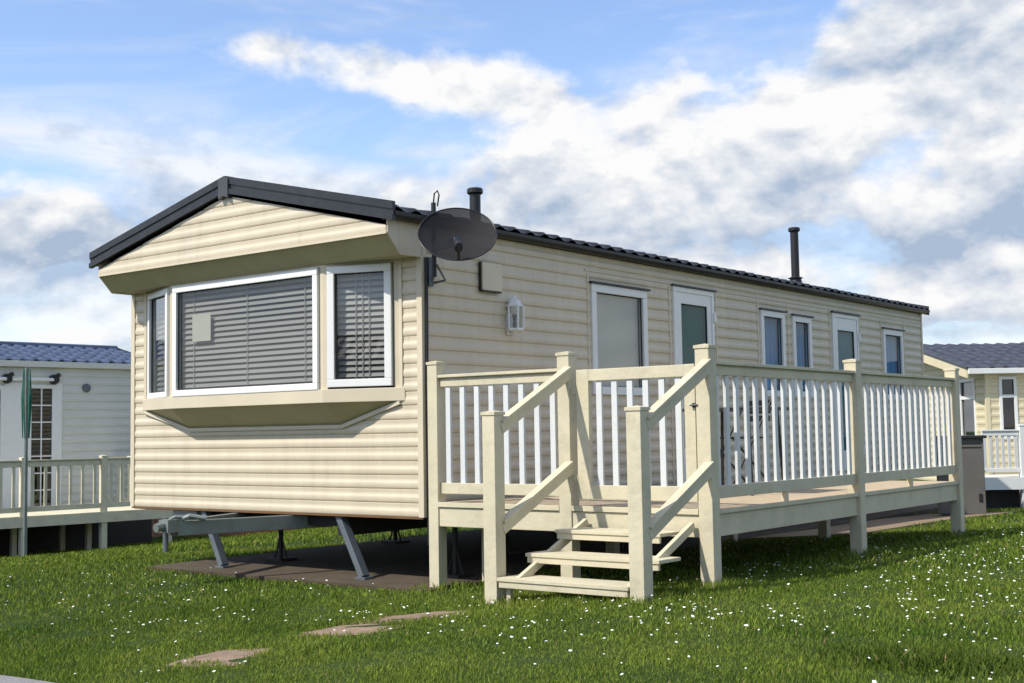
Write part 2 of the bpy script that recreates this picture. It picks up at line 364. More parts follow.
# rough tufts at the lower right of the view
x=rng.normal(4.62,.22,2200); y=rng.normal(-2.10,.12,2200); k=keep_mask(x,y); x=x[k];y=y[k]
bx.append(x);by.append(y);bh.append(rng.uniform(.025,.06,len(x)));bw.append(np.full(len(x),.009))
x=np.concatenate(bx);y=np.concatenate(by);h=np.concatenate(bh);w=np.concatenate(bw); n=len(x); z=G(x,y)-.006
a=rng.uniform(0,2*np.pi,n); ca,sa=np.cos(a),np.sin(a); la=rng.uniform(0,2*np.pi,n); lean=h*rng.uniform(.1,.9,n); lx,ly=np.cos(la)*lean,np.sin(la)*lean
NW=len(bx[-1]); P=np.zeros((n,5,3))
P[:,0]=np.stack([x-ca*w/2,y-sa*w/2,z],1); P[:,1]=np.stack([x+ca*w/2,y+sa*w/2,z],1)
P[:,2]=np.stack([x+ca*w*.42+lx*.4,y+sa*w*.42+ly*.4,z+h*.6],1); P[:,3]=np.stack([x-ca*w*.42+lx*.4,y-sa*w*.42+ly*.4,z+h*.6],1)
P[:,4]=np.stack([x+lx,y+ly,z+h],1)
me=bpy.data.meshes.new('grass'); me.vertices.add(n*5); me.vertices.foreach_set('co',P.ravel())
base=(np.arange(n)*5)[:,None]; loops=np.concatenate([base+np.array([[0,1,2,3]]),base+np.array([[3,2,4]])],1).ravel()
me.loops.add(n*7); me.loops.foreach_set('vertex_index',loops.astype(np.int32))
me.polygons.add(n*2); st=np.stack([np.arange(n)*7,np.arange(n)*7+4],1).ravel(); me.polygons.foreach_set('loop_start',st.astype(np.int32))
me.update(calc_edges=True)
at=me.attributes.new('tint','FLOAT','POINT'); tv=np.clip(rng.normal(.5,.2,n),0,.9); tv[-NW:]*=.25; dry=rng.random(n)<.035; tv[dry]=1.0; tv=np.repeat(tv,5); at.data.foreach_set('value',tv.astype(np.float32))
me.materials.append(M['blade']); o=bpy.data.objects.new('grass',me); COL.objects.link(o); o['kind']='stuff'; o['label']='short green lawn grass around the caravan'; o['category']='grass'

# daisies
def daisies():
    pts=[]
    def cl(n,cx,cy,sx,sy):
        pts.extend(zip(rng.normal(cx,sx,n),rng.normal(cy,sy,n)))
    cl(26,-.9,-2.0,.45,.4); cl(12,-.15,-2.35,.15,.1); cl(30,.5,-1.9,.6,.35); cl(14,.9,-1.5,.25,.2); cl(20,-1.8,-1.3,.7,.3)
    x,y=sample(560,4.9,13,R(37.9-23),R(37.9+1)); pts.extend(zip(x,y))
    x,y=sample(170,5.2,12,R(37.9),R(37.9+24)); pts.extend(zip(x,y))
    cl(110,3.6,-.4,.8,1.1); cl(90,3.8,1.8,.6,1.2); cl(60,3.0,-1.6,.9,.45); cl(25,2.9,-1.5,.5,.35); cl(45,4.2,4.5,.8,1.8); cl(8,1.5,-1.15,.15,.12)
    m=MB()
    for px,py in pts:
        if not bool(keep_mask(np.array([px]),np.array([py]))[0]): continue
        if noise.noise(V((px*1.1,py*1.1,4)))<-.15 and random.random()<.7: continue
        g=Gf(px,py); h=random.uniform(.026,.042); r=random.choice((.004,.005,.006,.007,.009,.010)); d=V((random.uniform(-.3,.4),random.uniform(-.5,.1),1)).normalized()
        c=V((px,py,g+h)); u=d.orthogonal().normalized(); v=d.cross(u)
        ring=[c+(u*math.cos(t)+v*math.sin(t))*r*(1 if k%2 else .72) for k,t in enumerate([2*math.pi*q/10 for q in range(10)])]
        m.add(ring+[c+d*.0035],[(k,(k+1)%10,10) for k in range(10)])
    m.build('daisies','daisy',None,kind='stuff',label='small white daisies scattered through the lawn',category='daisies')
daisies()

# ------------------------------------------------------------------ the main caravan
W=3.66; LN=10.7; ZB=.507; ZS=2.503; ZG=2.653; OV=.378; O2=.235; ZP=3.285; ZW=2.753
car=thing('static_caravan','biggest and nearest caravan, cream siding, black tiled roof and a front bay window','caravan',(-W/2,LN/2,0))
Ff=(ZERO,X,-Y); Fs=(ZERO,Y,X); Fl=(V((-W,0,0)),Y,-X); Fb=(V((0,LN,0)),-X,Y)
bayL,bayR=-2.80,-.855; BD=.22; BT=2.49; BB=1.50
# front wall with hole for bay
mb=siding(MB(),Ff,-W,0,ZB,ZS,openings=[(-3.44,-.222,1.43,ZS+.1)],base=ZB)
mb.build('front_wall','siding',car)
t=.035
m=MB(); m.box(-t,.018,-.02,0.0,ZB,ZS); m.box(0,.018,.0,.035,ZB,ZW); m.build('corner_trim','trim',car)
MB().box(-W-.018,-W+t,-.02,0,ZB,ZS).build('corner_trim','trim',car); MB().box(-.0,.018,LN-.035,LN+.018,ZB,ZW).build('corner_trim','trim',car)
MB().box(-.222,-.19,-.021,-.0,1.40,ZS).build('bay_side_trim','trim',car); MB().box(-3.475,-3.44,-.021,0,1.40,ZS).build('bay_side_trim','trim',car)
mb=MB(); mb.box(-W,.0,-.014,.0,ZB-.014,ZB); mb.build('bottom_rail','brass',car)
bpy.data.objects['bottom_rail'].data.materials[0]=mat('rust_brown_edge',(.16,.08,.03),.7)
# side wall
ops=[(2.29,3.24,1.475,2.49),(3.74,4.57,.60,2.585),(5.65,6.25,1.50,2.475),(6.46,6.97,1.50,2.46),(7.58,8.39,.60,2.567),(9.22,9.94,1.50,2.457)]
siding(MB(),Fs,0,LN,ZB,ZW,openings=ops,base=ZB,depth=.012).build('side_wall','siding',car)
siding(MB(),Fl,0,LN,ZB,ZW,base=ZB).build('side_wall','siding',car)
siding(MB(),Fb,0,W,ZB,3.2,base=ZB,urange=lambda z:(0,W) if z<ZW else (min(W/2,(z-ZW)*4.0),max(W/2,W-(z-ZW)*4.0))).build('rear_wall','siding',car)
mb=MB(); mb.box(-W+.01,-.01,.01,LN-.01,ZB-.02,ZB+.02); mb.build('underfloor','chassis',car)
mb=MB(); mb.box(-W+.05,-.05,1.6,1.65,ZB,ZW); mb.box(-1.3,-1.25,1.65,LN-.05,ZB,ZW); mb.box(-W+.03,-.03,-.0,LN-.05,2.60,2.62)
mb.build('interior_wall','inter',car)
# gable
sl=(ZP-.155-ZG)/(W/2)
siding(MB(),(V((0,-OV,0)),X,-Y),-W,0,ZG,ZP-.14,base=ZG,urange=lambda z:(-W+max(0,(z-ZG-.055)/ .2485),-max(0,(z-ZG-.055)/.2485)) if (z-ZG-.055)/.2485<W/2 else (-W/2,-W/2),depth=.012).build('gable_panel','siding',car)
# soffit of the overhang (slanted) and its flat underside, side cheeks
mb=MB()
k=8
for i in range(k):   # slightly ribbed boards across the slope
    f0=i/k; f1=(i+1)/k; 
    p=lambda f,d=0: (-(OV+(O2-OV)*f)-d, ZG+(ZS-ZG)*f)
    y0,z0=p(f0); y1,z1=p(f1)
    mb.add([(-W,y0,z0),(0,y0,z0),(0,y1,z1),(-W,y1,z1)],[(0,1,2,3)])
mb.add([(-W,-O2,ZS),(0,-O2,ZS),(0,0,ZS),(-W,0,ZS)],[(0,1,2,3)])
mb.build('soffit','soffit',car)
mb=MB(); mb.box(-W-.004,.004,-OV-.016,-OV,ZG-.012,ZG+.006); mb.build('gable_edge_strip','trim',car)
for x0,x1 in((0,.012),(-W-.012,-W)):
    mb=MB()
    P=[(x0,0,ZS-.005),(x0,-O2-.006,ZS-.005),(x0,-OV-.006,ZG-.005),(x0,-OV-.006,ZW+.06),(x0,0,ZW+.06)]
    mb.prism(P,(x1-x0,0,0)); mb.build('overhang_cheek','siding',car)
# bay
P0=V((-.222,0,0)); P1=V((bayR,-BD,0)); P2=V((bayL,-BD,0)); P3=V((-3.44,0,0))
def segF(a,b):
    u=(b-a).normalized(); n=V((u.y,-u.x,0)); return (a,u,n),(b-a).length
F_l,l_l=segF(P3,P2); F_m,l_m=segF(P2,P1); F_r,l_r=segF(P1,P0)
mb=MB()
for F,l in((F_l,l_l),(F_m,l_m),(F_r,l_r)): 
    mb.ubox(F,0,l,1.40,BB,-.02,.0); mb.ubox(F,0,l,BT-.005,ZS+.004,-.02,.0)
for F,l,a,b in((F_l,l_l,.0,.055),(F_l,l_l,l_l-.045,l_l),(F_m,l_m,0,.035),(F_m,l_m,l_m-.035,l_m),(F_r,l_r,0,.035),(F_r,l_r,l_r-.055,l_r)):
    mb.ubox(F,a,b,BB,BT-.005,-.03,.001)
mb.build('bay_frame','trim',car)
# sill board, slightly proud
mb=MB()
q=.022
def offp(p,d): return p
sp=[V((-3.50,-.016,0)),V((bayL-.01,-BD-q,0)),V((bayR+.01,-BD-q,0)),V((-.17,-.016,0)),V((-.17,0.0,0)),V((-3.50,0,0))]
mb.prism([p+Z*1.40 for p in sp],(0,0,.105)); mb.build('bay_sill','trim',car,bevel=.005)
# sloping underside
A,B,Cc,D=V((-3.44,-.017,1.401)),V((bayL,-BD,1.401)),V((bayR,-BD,1.401)),V((-.235,-.017,1.401)); E,H=V((-2.78,-.017,1.225)),V((-.865,-.017,1.225))
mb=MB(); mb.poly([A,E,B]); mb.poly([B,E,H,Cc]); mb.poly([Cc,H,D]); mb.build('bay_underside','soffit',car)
mb=MB(); mb.bar(A+V((-.02,0,-.012)),E+V((-.01,0,-.015)),.03,.03,up=(0,1,0)); mb.bar(E+V((-.01,0,-.015)),H+V((.01,0,-.015)),.03,.03,up=(0,1,0)); mb.bar(H+V((.01,0,-.015)),D+V((.02,0,-.012)),.03,.03,up=(0,1,0)); mb.build('bay_edge_trim','trim',car)
window(car,F_l,.055,l_l-.05,BB+.005,BT-.01,.052,'slats',drip=False,label='narrow left bay window')
window(car,F_m,.045,l_m-.045,BB+.005,BT-.01,.055,'slats',drip=False,label='wide front bay window with venetian blinds')
window(car,F_r,.045,l_r-.07,BB+.02,BT-.01,.06,'slats',drip=False,label='right bay window with venetian blinds')
# pale sheet added behind the wide pane, standing in for a bright reflection
mb=MB(); mb.ubox(F_m,.27,.52,1.98,2.22,-.022,-.020); mb.build('reflection_sheet','roller',car)
# side windows and doors
window(car,Fs,2.29,3.24,1.475,2.49,.075,'roller')
def door(F,u0,u1,z0,z1,pz0,pz1,gl,blind,label,pin=.0):
    w=.05
    fr=frame_mb(F,u0,u1,z0,z1,w); d=fr.build('door','white',car,bevel=.005,label=label)
    a,b=u0+w+.004,u1-w-.004; s=.105
    m=MB(); m.ubox(F,a,a+s,z0+w,z1-w,-.02,.018); m.ubox(F,b-s+.02,b,z0+w,z1-w,-.02,.018)
    m.ubox(F,a+s,b-s+.02,pz1,z1-w,-.02,.017); m.ubox(F,a+s,b-s+.02,z0+w,pz0,-.02,.017)
    m.build('door_leaf','white',d,bevel=.004)
    MB().poly([F[0]+F[1]*x+F[2]*.002+Z*z for x,z in((a+s-.005,pz0-.005),(b-s+.025,pz0-.005),(b-s+.025,pz1+.005),(a+s-.005,pz1+.005))]).build('pane',gl,d,face=F[2])
    q=MB(); t=.009
    for x0,x1,y0,y1 in((a+s,a+s+t,pz0,pz1),(b-s+.02-t,b-s+.02,pz0,pz1),(a+s+t,b-s+.02-t,pz1-t,pz1)): q.ubox(F,x0,x1,y0,y1,-.0,.012)
    q.build('gasket','rubber',d)
    MB().ubox(F,u0-.025,u1+.035,z1+.002,z1+.018,0,.048).build('drip_strip','black',d)
    h=MB(); h.ubox(F,b-.07,b-.045,z0+.95,z0+1.12,.018,.028); h.tube([F[0]+F[1]*(b-.058)+F[2]*.028+Z*(z0+1.06),F[0]+F[1]*(b-.058)+F[2]*.07+Z*(z0+1.06),F[0]+F[1]*(b-.17)+F[2]*.075+Z*(z0+1.06)],.009,8); h.build('handle','steel',d)
    for z in(z1-.27,(z0+z1)/2,z0+.25): MB().ubox(F,u1-.03,u1+.012,z-.05,z+.05,.028,.045).build('hinge','white',d)
    if blind: MB().ubox(F,a+s-.01,b-s+.03,pz0-.01,pz1+.01,-.03,-.028).build('door_pane_backing',blind,d)
    return d
door(Fs,3.74,4.57,.60,2.585,.95,2.42,'dglass','teal','white glazed door nearer the front')  # teal sheet added behind this pane to give the glass its dark tone
window(car,Fs,5.65,6.25,1.50,2.475,.07,'net',gl='bglass')
window(car,Fs,6.46,6.97,1.50,2.46,.07,'net',gl='bglass')
door(Fs,7.58,8.39,.60,2.567,.85,2.36,'dglass','net','white glazed door towards the rear')
window(car,Fs,9.22,9.94,1.50,2.457,.075,'net',gl='bglass')
# vertical joint strips beside openings
mb=MB()
for y in(2.245,3.68,4.63,5.59,6.35,7.52,8.45,9.17,10.0): mb.box(.0,.0155,y-.012,y+.012,ZB,2.60)
mb.box(0,.0165,2.2,LN,2.60,2.614)
mb.build('joint_strip','trim',car)
# vent box
mb=MB(); mb.box(.0,.05,.69,.94,2.30,2.53); o=mb.build('vent_box','trim',car,bevel=.006)
mb=MB(); mb.box(.016,.035,.677,.689,2.29,2.53); mb.box(.016,.045,.69,.94,2.288,2.299); mb.build('vent_edge_shadow','black',o)  # black strips painting the shadow along the box's left and lower edges
# roof tiles
def tiled(name,x_e,x_r,z_e,z_r,y0,y1,m,parent,per=.205,rows=5,amp=.020,step=.018,ny_per=8,sag=0):
    ny=int((y1-y0)/per*ny_per); vs=[];fs=[]; R_=[]
    for r in range(rows):
        for f in(0.0,.06,.94,1.0):
            R_.append(((r+f*.999)/rows, step*(1-f) if f>0 else 0))
    nr=len(R_)
    for t,d in R_:
        for j in range(ny+1):
            y=y0+(y1-y0)*j/ny; ph=(y/per)%1
            wv=amp*(max(0,math.sin(2*math.pi*ph))**.7 if math.sin(2*math.pi*ph)>0 else .25*math.sin(2*math.pi*ph))
            jit=.011*noise.noise(V((y*2.2,t*5,0)))
            vs.append((x_e+(x_r-x_e)*t,y,z_e+(z_r-z_e)*t+wv+d+jit))
    for a in range(nr-1):
        for j in range(ny): fs.append((a*(ny+1)+j,a*(ny+1)+j+1,(a+1)*(ny+1)+j+1,(a+1)*(ny+1)+j))
    return MB().add(vs,fs).build(name,m,parent,smooth=True)
ZE=2.815
roof=tiled('roof',.10,-W/2,ZE,ZP-.012,-OV-.0,LN+.07,'roof',car)
roof['label']='black pantile-effect metal roof'
tiled('roof_slope',-W-.10,-W/2,ZE,ZP-.012,-OV-.0,LN+.07,'roof',roof)
mb=MB(); mb.tube([(-W/2,y,ZP+.0) for y in np.arange(-OV-.03,LN+.08,.35)],.045,10); mb.build('ridge_cap','fascia',roof,smooth=True)
mb=MB(); mb.add([(-W-.09,-OV,ZE-.012),(.09,-OV,ZE-.012),(-W/2,-OV,ZP-.03),(-W-.09,LN+.065,ZE-.012),(.09,LN+.065,ZE-.012),(-W/2,LN+.065,ZP-.03)],[(0,1,4,3),(1,2,5,4),(2,0,3,5),(3,4,5)]); mb.build('roof_deck','chassis',roof)
# gutter
mb=MB(); yy=[(-OV-.02),LN+.09]
pr=[(.012,ZW+.0),(.085,ZW-.004),(.112,ZW+.02),(.114,ZW+.046),(.100,ZW+.050),(.02,ZW+.075)]
mb.prism([(x,yy[0],z) for x,z in pr],(0,yy[1]-yy[0],0)); mb.prism([(-W-x,yy[0],z) for x,z in pr],(0,yy[1]-yy[0],0)); mb.build('gutter','black',car)
MB().box(-.06,.03,-OV+.01,LN+.02,ZW-.001,ZW+.06).build('eave_filler','black',car)
# bargeboards
for s in(1,-1):
    xe=(.10 if s>0 else -W-.10)
    MB().prism([(xe,LN+.066,ZE+.045),(-W/2,LN+.066,ZP+.03),(-W/2,LN+.066,ZP-.1),(xe,LN+.066,ZE-.085)],(0,.03,0)).build('bargeboard','fascia',car)
for s,nm in((1,'right'),(-1,'left')):
    xe=(.10 if s>0 else -W-.10); xr=-W/2; zt_e=2.872; zt_r=ZP+.042; fh=.145
    b=MB()
    for y0,y1,a,c in((-OV-.045,-OV-.013,0,.42),(-OV-.034,-OV-.012,.40,.72),(-OV-.05,-OV-.011,.70,1.0)):
        b.prism([(xe,y0,zt_e-fh*a),(xr,y0,zt_r-fh*a),(xr,y0,zt_r-fh*c),(xe,y0,zt_e-fh*c)],(0,y1-y0,0))
    b.build('bargeboard','fascia',car)
mb=MB(); mb.prism([(-W/2-.06,-OV-.056,ZP+.012),(-W/2,-OV-.056,ZP+.036),(-W/2+.06,-OV-.056,ZP+.012),(-W/2+.06,-OV-.056,ZP-.152),(-W/2,-OV-.056,ZP-.128),(-W/2-.06,-OV-.056,ZP-.152)],(0,.05,0)); 
mb.build('ridge_end_cap','fascia',car); bpy.data.objects['ridge_end_cap'].data.materials[0]=mat('grey_ridge_cap',(.05,.055,.06),.45,.2,6)
# flues
def flue(x,y,zb,h,r,name='flue',cone=False):
    m=MB(); m.tube([(x,y,zb),(x,y,zb+h)],r,16)
    o=m.build(name,'black',car,smooth=False)
    c=MB(); c.tube([(x,y,zb+h-.02),(x,y,zb+h-.005),(x,y,zb+h+.03),(x,y,zb+h+.04)],.1,16,rs=[r*1.05,r*1.45,r*1.45,r*1.25]); c.build('cowl','black',o)
    c=MB(); c.tube([(x,y,zb-.04),(x,y,zb+.09),(x,y,zb+.10),(x,y,zb+.12)],.1,16,rs=[r*1.9,r*1.35,r*1.9,r*1.1]) if not cone else c.tube([(x,y,zb+.02),(x,y,zb+.05)],r*1.15,16); c.build('flue_base','black',o)
flue(-.9,1.755,2.98,.39,.052,cone=True)
flue(-.9,8.54,3.06,.75,.055)
# chassis, drawbar, legs, wheels
mb=MB()
for x in(-2.75,-.95): mb.box(x-.035,x+.035,.05,LN-.1,.33,.487)
for y in(.15,1.9,3.6,5.3,7.0,8.7,10.4): mb.box(-2.75,-.95,y-.03,y+.03,.40,.486)
mb.build('chassis_frame','chassis',car)
dr=MB()
hx,hy=-1.83,-.96
dr.bar((hx+.03,hy+.05,.428),(-1.36,.35,.430),.055,.115); dr.bar((hx-.03,hy+.05,.428),(-2.3,.35,.430),.055,.115)
d=dr.build('drawbar','steel',car,bevel=.006)
h=MB(); h.box(hx-.06,hx+.06,hy-.06,hy+.06,.40,.50); h.tube([(hx,hy-.13,.44),(hx,hy,.46)],.035,10); h.tube([(hx,hy,.50),(hx+.03,hy+.03,.52),(hx+.16,hy+.22,.50)],.014,8); h.tube([(hx+.05,hy+.08,.50),(hx+.12,hy+.1,.525),(hx+.2,hy+.2,.50)],.02,8); h.build('hitch','steel',d,bevel=0)
h=MB(); h.tube([(hx-.09,hy+.03,.24),(hx-.09,hy+.03,.51)],.022,10); h.build('jockey_post','grey',d)
for (a,b) in(((-2.66,.05,.50),(-2.37,.02,.02)),((-.955,.05,.50),(-.655,.02,.02))):
    l=MB(); l.bar(a,b,.055,.075,up=(0,1,0)); o=l.build('corner_leg','grey',car,bevel=.006)
    f=MB(); f.box(b[0]-.06,b[0]+.05,b[1]-.05,b[1]+.05,.006,.022); f.build('foot','grey',o)
for x,y in((-2.42,.72),(-.95,2.2),(-2.75,2.6),(-.95,4.6),(-2.75,4.6),(-.95,7.5),(-2.75,7.5),(-.95,9.8),(-2.75,9.8),(-.12,.5),(-.12,3.0)):
    l=MB(); l.tube([(x,y,.02),(x,y,.40)],.022,8); l.tube([(x-.08,y,.02),(x,y,.25)],.009,6); l.tube([(x+.08,y,.02),(x,y,.25)],.009,6); l.box(x-.11,x+.11,y-.1,y+.1,.006,.03); l.build('support_jack','chassis',car)
for x in(-2.95,-.75):
    t=MB(); t.tube([(x-.08,5.3,.3),(x-.07,5.3,.3),(x+.07,5.3,.3),(x+.08,5.3,.3)],.3,28,rs=[.26,.29,.29,.26]); o=t.build('wheel','rubber',car,smooth=False); t=MB(); t.tube([(x-.085,5.3,.3),(x+.085,5.3,.3)],.16,20); t.build('rim','steel',o)
mb=MB(); mb.tube([(.03,.025,2.5),(.032,.022,2.0),(.028,.02,1.4),(.034,.022,.9),(.03,.02,.3)],.013,8); mb.build('cable','black',car)
mb=MB(); mb.tube([(.045,.06,2.5),(.045,.06,2.28)],.022,8); mb.build('downpipe','grey',car)

# ------------------------------------------------------------------ satellite dish
c=V((.60,-.27,2.585)); nrm=V((.60,-.66,.62)).normalized()
sd=thing('satellite_dish','dark mesh satellite dish bracketed to the near top corner of the cream caravan','satellite dish',(.16,-.03,2.30))
uu=nrm.cross(Z).normalized(); ww=uu.cross(nrm).normalized()
if ww.z<0: ww=-ww
m=MB(); rings=9; seg=48; vs=[c-nrm*.075]; 
for i in range(1,rings+1):
    f=i/rings
    for k in range(seg):
        t=2*math.pi*k/seg; vs.append(c+uu*(.285*f*math.cos(t))+ww*(.262*f*math.sin(t))-nrm*(.075*(1-f*f)))
fs=[(0,1+k,1+(k+1)%seg) for k in range(seg)]
for i in range(rings-1):
    for k in range(seg): a=1+i*seg; fs.append((a+k,a+(k+1)%seg,a+seg+(k+1)%seg,a+seg+k))
m.add(vs,fs); m.build('reflector','dish',sd,smooth=True)
m=MB(); m.tube([c+uu*(.285*math.cos(t))+ww*(.262*math.sin(t)) for t in [2*math.pi*k/48 for k in range(49)]],.005,6); m.build('rim','black',sd)
m=MB(); m.tube([(.16,-.03,2.33),(.16,-.03,2.90)],.019,10); m.tube([(.16,-.03,2.90),(.17,-.03,2.97),(.21,-.04,2.985),(.235,-.05,2.95),(.20,-.03,2.87)],.006,6); m.build('pole','black',sd)
m=MB(); m.tube([(.02,.09,2.34),(.10,.02,2.33),(.16,-.03,2.38)],.013,8); m.bar((.16,-.03,2.56),c-nrm*.08,.04,.06); m.tube([(.005,.10,2.30),(.14,.12,2.32),(.18,-.02,2.42)],.009,6); m.box(.018,.028,.06,.11,2.28,2.40); m.build('bracket','grey',sd)
m=MB(); low=c-ww*.25; tip=c+nrm*.14-ww*.25; m.tube([low,low-ww*.01+nrm*.06,tip],.011,8); m.build('feed_arm','black',sd)
m=MB(); m.tube([tip-nrm*.0,tip-nrm*.02+ww*.03,tip-nrm*.06+ww*.05,tip-nrm*.09+ww*.055],.02,12,rs=[.02,.032,.03,.03]); m.build('receiver','black',sd)

# ------------------------------------------------------------------ wall lantern
wl=thing('wall_lantern','small white carriage lantern on the shaded long wall beside the deck','lantern',(.02,1.08,1.97))
cx,cy,cz=.065,1.08,2.0
def hexr(r,z,n=6):
    r*=.86; return [(cx+r*math.cos(2*math.pi*(k+.5)/n),cy+r*math.sin(2*math.pi*(k+.5)/n),z) for k in range(n)]
def loft(mb,rings):
    n=len(rings[0]); b=[p for r in rings for p in r]; 
    mb.add(b,[(i*n+k,i*n+(k+1)%n,(i+1)*n+(k+1)%n,(i+1)*n+k) for i in range(len(rings)-1) for k in range(n)]+[tuple(range(n))[::-1],tuple(range((len(rings)-1)*n,len(rings)*n))])
m=MB(); loft(m,[hexr(.088,cz+.185),hexr(.09,cz+.195),hexr(.066,cz+.215),hexr(.06,cz+.235),hexr(.03,cz+.25),hexr(.02,cz+.258),hexr(.008,cz+.285)]); m.build('lamp_cap','white',wl)
m=MB(); loft(m,[hexr(.008,cz-.05),hexr(.012,cz-.03),hexr(.02,cz-.026),hexr(.05,cz-.02),hexr(.088,cz-.012),hexr(.088,cz+.006)]); m.build('lamp_base','white',wl)
m=MB(); 
for k in range(6):
    a=2*math.pi*(k+.5)/6; m.tube([(cx+.072*math.cos(a),cy+.072*math.sin(a),cz),(cx+.078*math.cos(a),cy+.078*math.sin(a),cz+.19)],.008,6)
m.build('cage_bar','white',wl)
m=MB(); loft(m,[hexr(.066,cz+.006),hexr(.072,cz+.184)]); m.build('lamp_glass','lens',wl)
m=MB(); m.tube([(cx,cy,cz),(cx,cy,cz+.05),(cx,cy,cz+.06),(cx,cy,cz+.12)],.012,8,rs=[.016,.016,.01,.022]); m.build('bulb_holder','black',wl)
m=MB(); m.box(.014,.024,cy-.045,cy+.045,cz-.05,cz+.13); m.bar((.02,cy,cz-.04),(cx,cy,cz-.035),.02,.02); m.build('wall_plate','white',wl)

# ------------------------------------------------------------------ the deck
dk=thing('raised_deck','raised cream wooden deck with white balusters and a short stair, along the big caravan','deck',(1.3,2.3,.1))
yf=-.109; D=2.541; D0=2.441; zt=1.69
def post(x0,y0,z1,gz,w=.1,cap=True,nm='post',par=dk,m='wood',cw=.006):
    b=MB(); b.box(x0,x0+w,y0,y0+w,gz-.12,z1-.03); o=b.build(nm,m,par,bevel=.006)
    if cap:
        c=MB(); c.box(x0-cw,x0+w+cw,y0-cw,y0+w+cw,z1-.032,z1-.012); h=w/2
        c.add([(x0-cw+.004,y0-cw+.004,z1-.012),(x0+w+cw-.004,y0-cw+.004,z1-.012),(x0+w+cw-.004,y0+w+cw-.004,z1-.012),(x0-cw+.004,y0+w+cw-.004,z1-.012),(x0+h,y0+h,z1-.001)],[(0,1,4),(1,2,4),(2,3,4),(3,0,4)]); c.build('post_cap',m,o)
    return o
xP1=.145; xP2=1.35
post(xP1,yf,zt,0,.095); post(xP2,yf,zt+.008,.05); post(D0,yf,zt,.15)
post(D0,2.232,zt-.012,.15); post(D0,4.525,zt-.01,.12)
post(xP2,-.936,1.285,.05); post(D0,-.936,1.288,.13)
for x,y in((.30,.42),(.25,2.2),(.25,4.4),(1.3,4.3)):
    b=MB(); b.box(x-.045,x+.045,y-.045,y+.045,-.1,.44); b.build('support_post','wood',dk)
def railing(ax,c,a,b,nb,top=(1.49,1.545),low=(.695,.775),cap=True,capw=.085,w=.04,name='railing',par=dk,m='wood',bm='balwhite',bw=.044,spacers=(),zoff=0,capover=0,caph=.022,floorz=.628):
    """rail panel along axis ax ('x' or 'y') at constant c, from a to b"""
    def bx(mb,u0,u1,v0,v1,z0,z1):
        if ax=='x': mb.box(u0,u1,v0,v1,z0,z1)
        else: mb.box(v0,v1,u0,u1,z0,z1)
    r=MB(); bx(r,a,b,c-w/2,c+w/2,top[0],top[1])
    if cap: bx(r,a,b,c-capw/2,c+capw/2,top[1]+.012,top[1]+.012+caph); bx(r,a,b,c-.015,c+.015,top[1],top[1]+.012)
    o=r.build(name,m,par,bevel=.004)
    r=MB(); bx(r,a,b,c-w/2,c+w/2,low[0],low[1])
    for s in spacers: bx(r,s-.02,s+.02,c-.02,c+.02,floorz,low[0])
    r.build('lower_rail',m,o,bevel=.004)
    for i in range(nb):
        u=a+(b-a)*(i+.5)/nb+random.uniform(-.004,.004); q=MB(); bx(q,u-bw/2,u+bw/2,c-.011,c+.011,low[1]-.01,top[0]+.01); q.build('baluster',bm,o,bevel=.003)
    return o
yc=yf+.05; xc=D-.05
railing('x',yc,xP1+.095,xP2,8,spacers=())
railing('y',xc,yf+.1,2.232,16,spacers=(1.02,))
railing('y',xc,2.332,4.525,16,spacers=(3.42,))
# gate between the stair posts
g=MB(); y0,y1=yf+.018,yf+.06
g.box(1.498,1.598,y0,y1,.68,1.562); g.box(2.345,2.425,y0,y1,.68,1.562); g.box(1.598,2.345,y0+.001,y1-.001,1.482,1.561); g.box(1.598,2.345,y0+.001,y1-.001,.681,.775)
gate=g.build('gate','wood',dk,bevel=.005)
for i in range(6):
    u=1.675+i*.1235; q=MB(); q.box(u-.022,u+.022,y0+.012,y0+.03,.765,1.492); q.build('baluster','balwhite',gate,bevel=.003)
MB().box(1.452,1.50,y0-.004,y0+.0,1.40,1.44).build('hinge','wood',gate); MB().box(1.452,1.50,y0-.004,y0,.80,.84).build('hinge','wood',gate)
q=MB(); q.box(2.41,2.445,y0-.012,y0-.002,1.28,1.31); q.tube([(2.40,y0-.02,1.295),(2.455,y0-.02,1.295)],.007,6); q.build('bolt','darksteel',gate)
# floor boards and joists
f=MB(); y=yf+.012; k=0
while y<4.60:
    f.box(.13 if k>0 else xP1+.097,2.52 if y>.0 and not(2.2<y<2.34) and y<4.5 else 2.438,y,y+.115,.596,.622); y+=.121; k+=1
f.build('deck_floor','floorwood',dk)
f=MB(); f.box(xP1+.096,1.348,yf-.002,yf+.016,.598,.634); f.box(1.452,2.438,yf-.002,yf+.016,.598,.634); f.box(2.50,2.53,-.0,2.23,.60,.628); f.box(2.50,2.53,2.335,4.523,.60,.628); f.build('floor_edge','wood',dk,bevel=.003)
f=MB()
f.box(xP1+.096,1.349,yf+.012,yf+.04,.455,.594); f.box(1.451,2.44,yf+.012,yf+.04,.455,.594); f.box(2.485,2.513,yf+.102,2.231,.455,.594); f.box(2.485,2.513,2.333,4.524,.455,.594); f.box(xP1+.1,2.44,4.56,4.59,.455,.594); f.box(.12,.145,.0,4.5,.455,.594)
f.build('fascia_board','wood',dk,bevel=.004)
f=MB()
for i in range(9): f.box(.2,2.47,.35+i*.5,.40+i*.5,.455,.592)
f.build('joist','wood',dk)
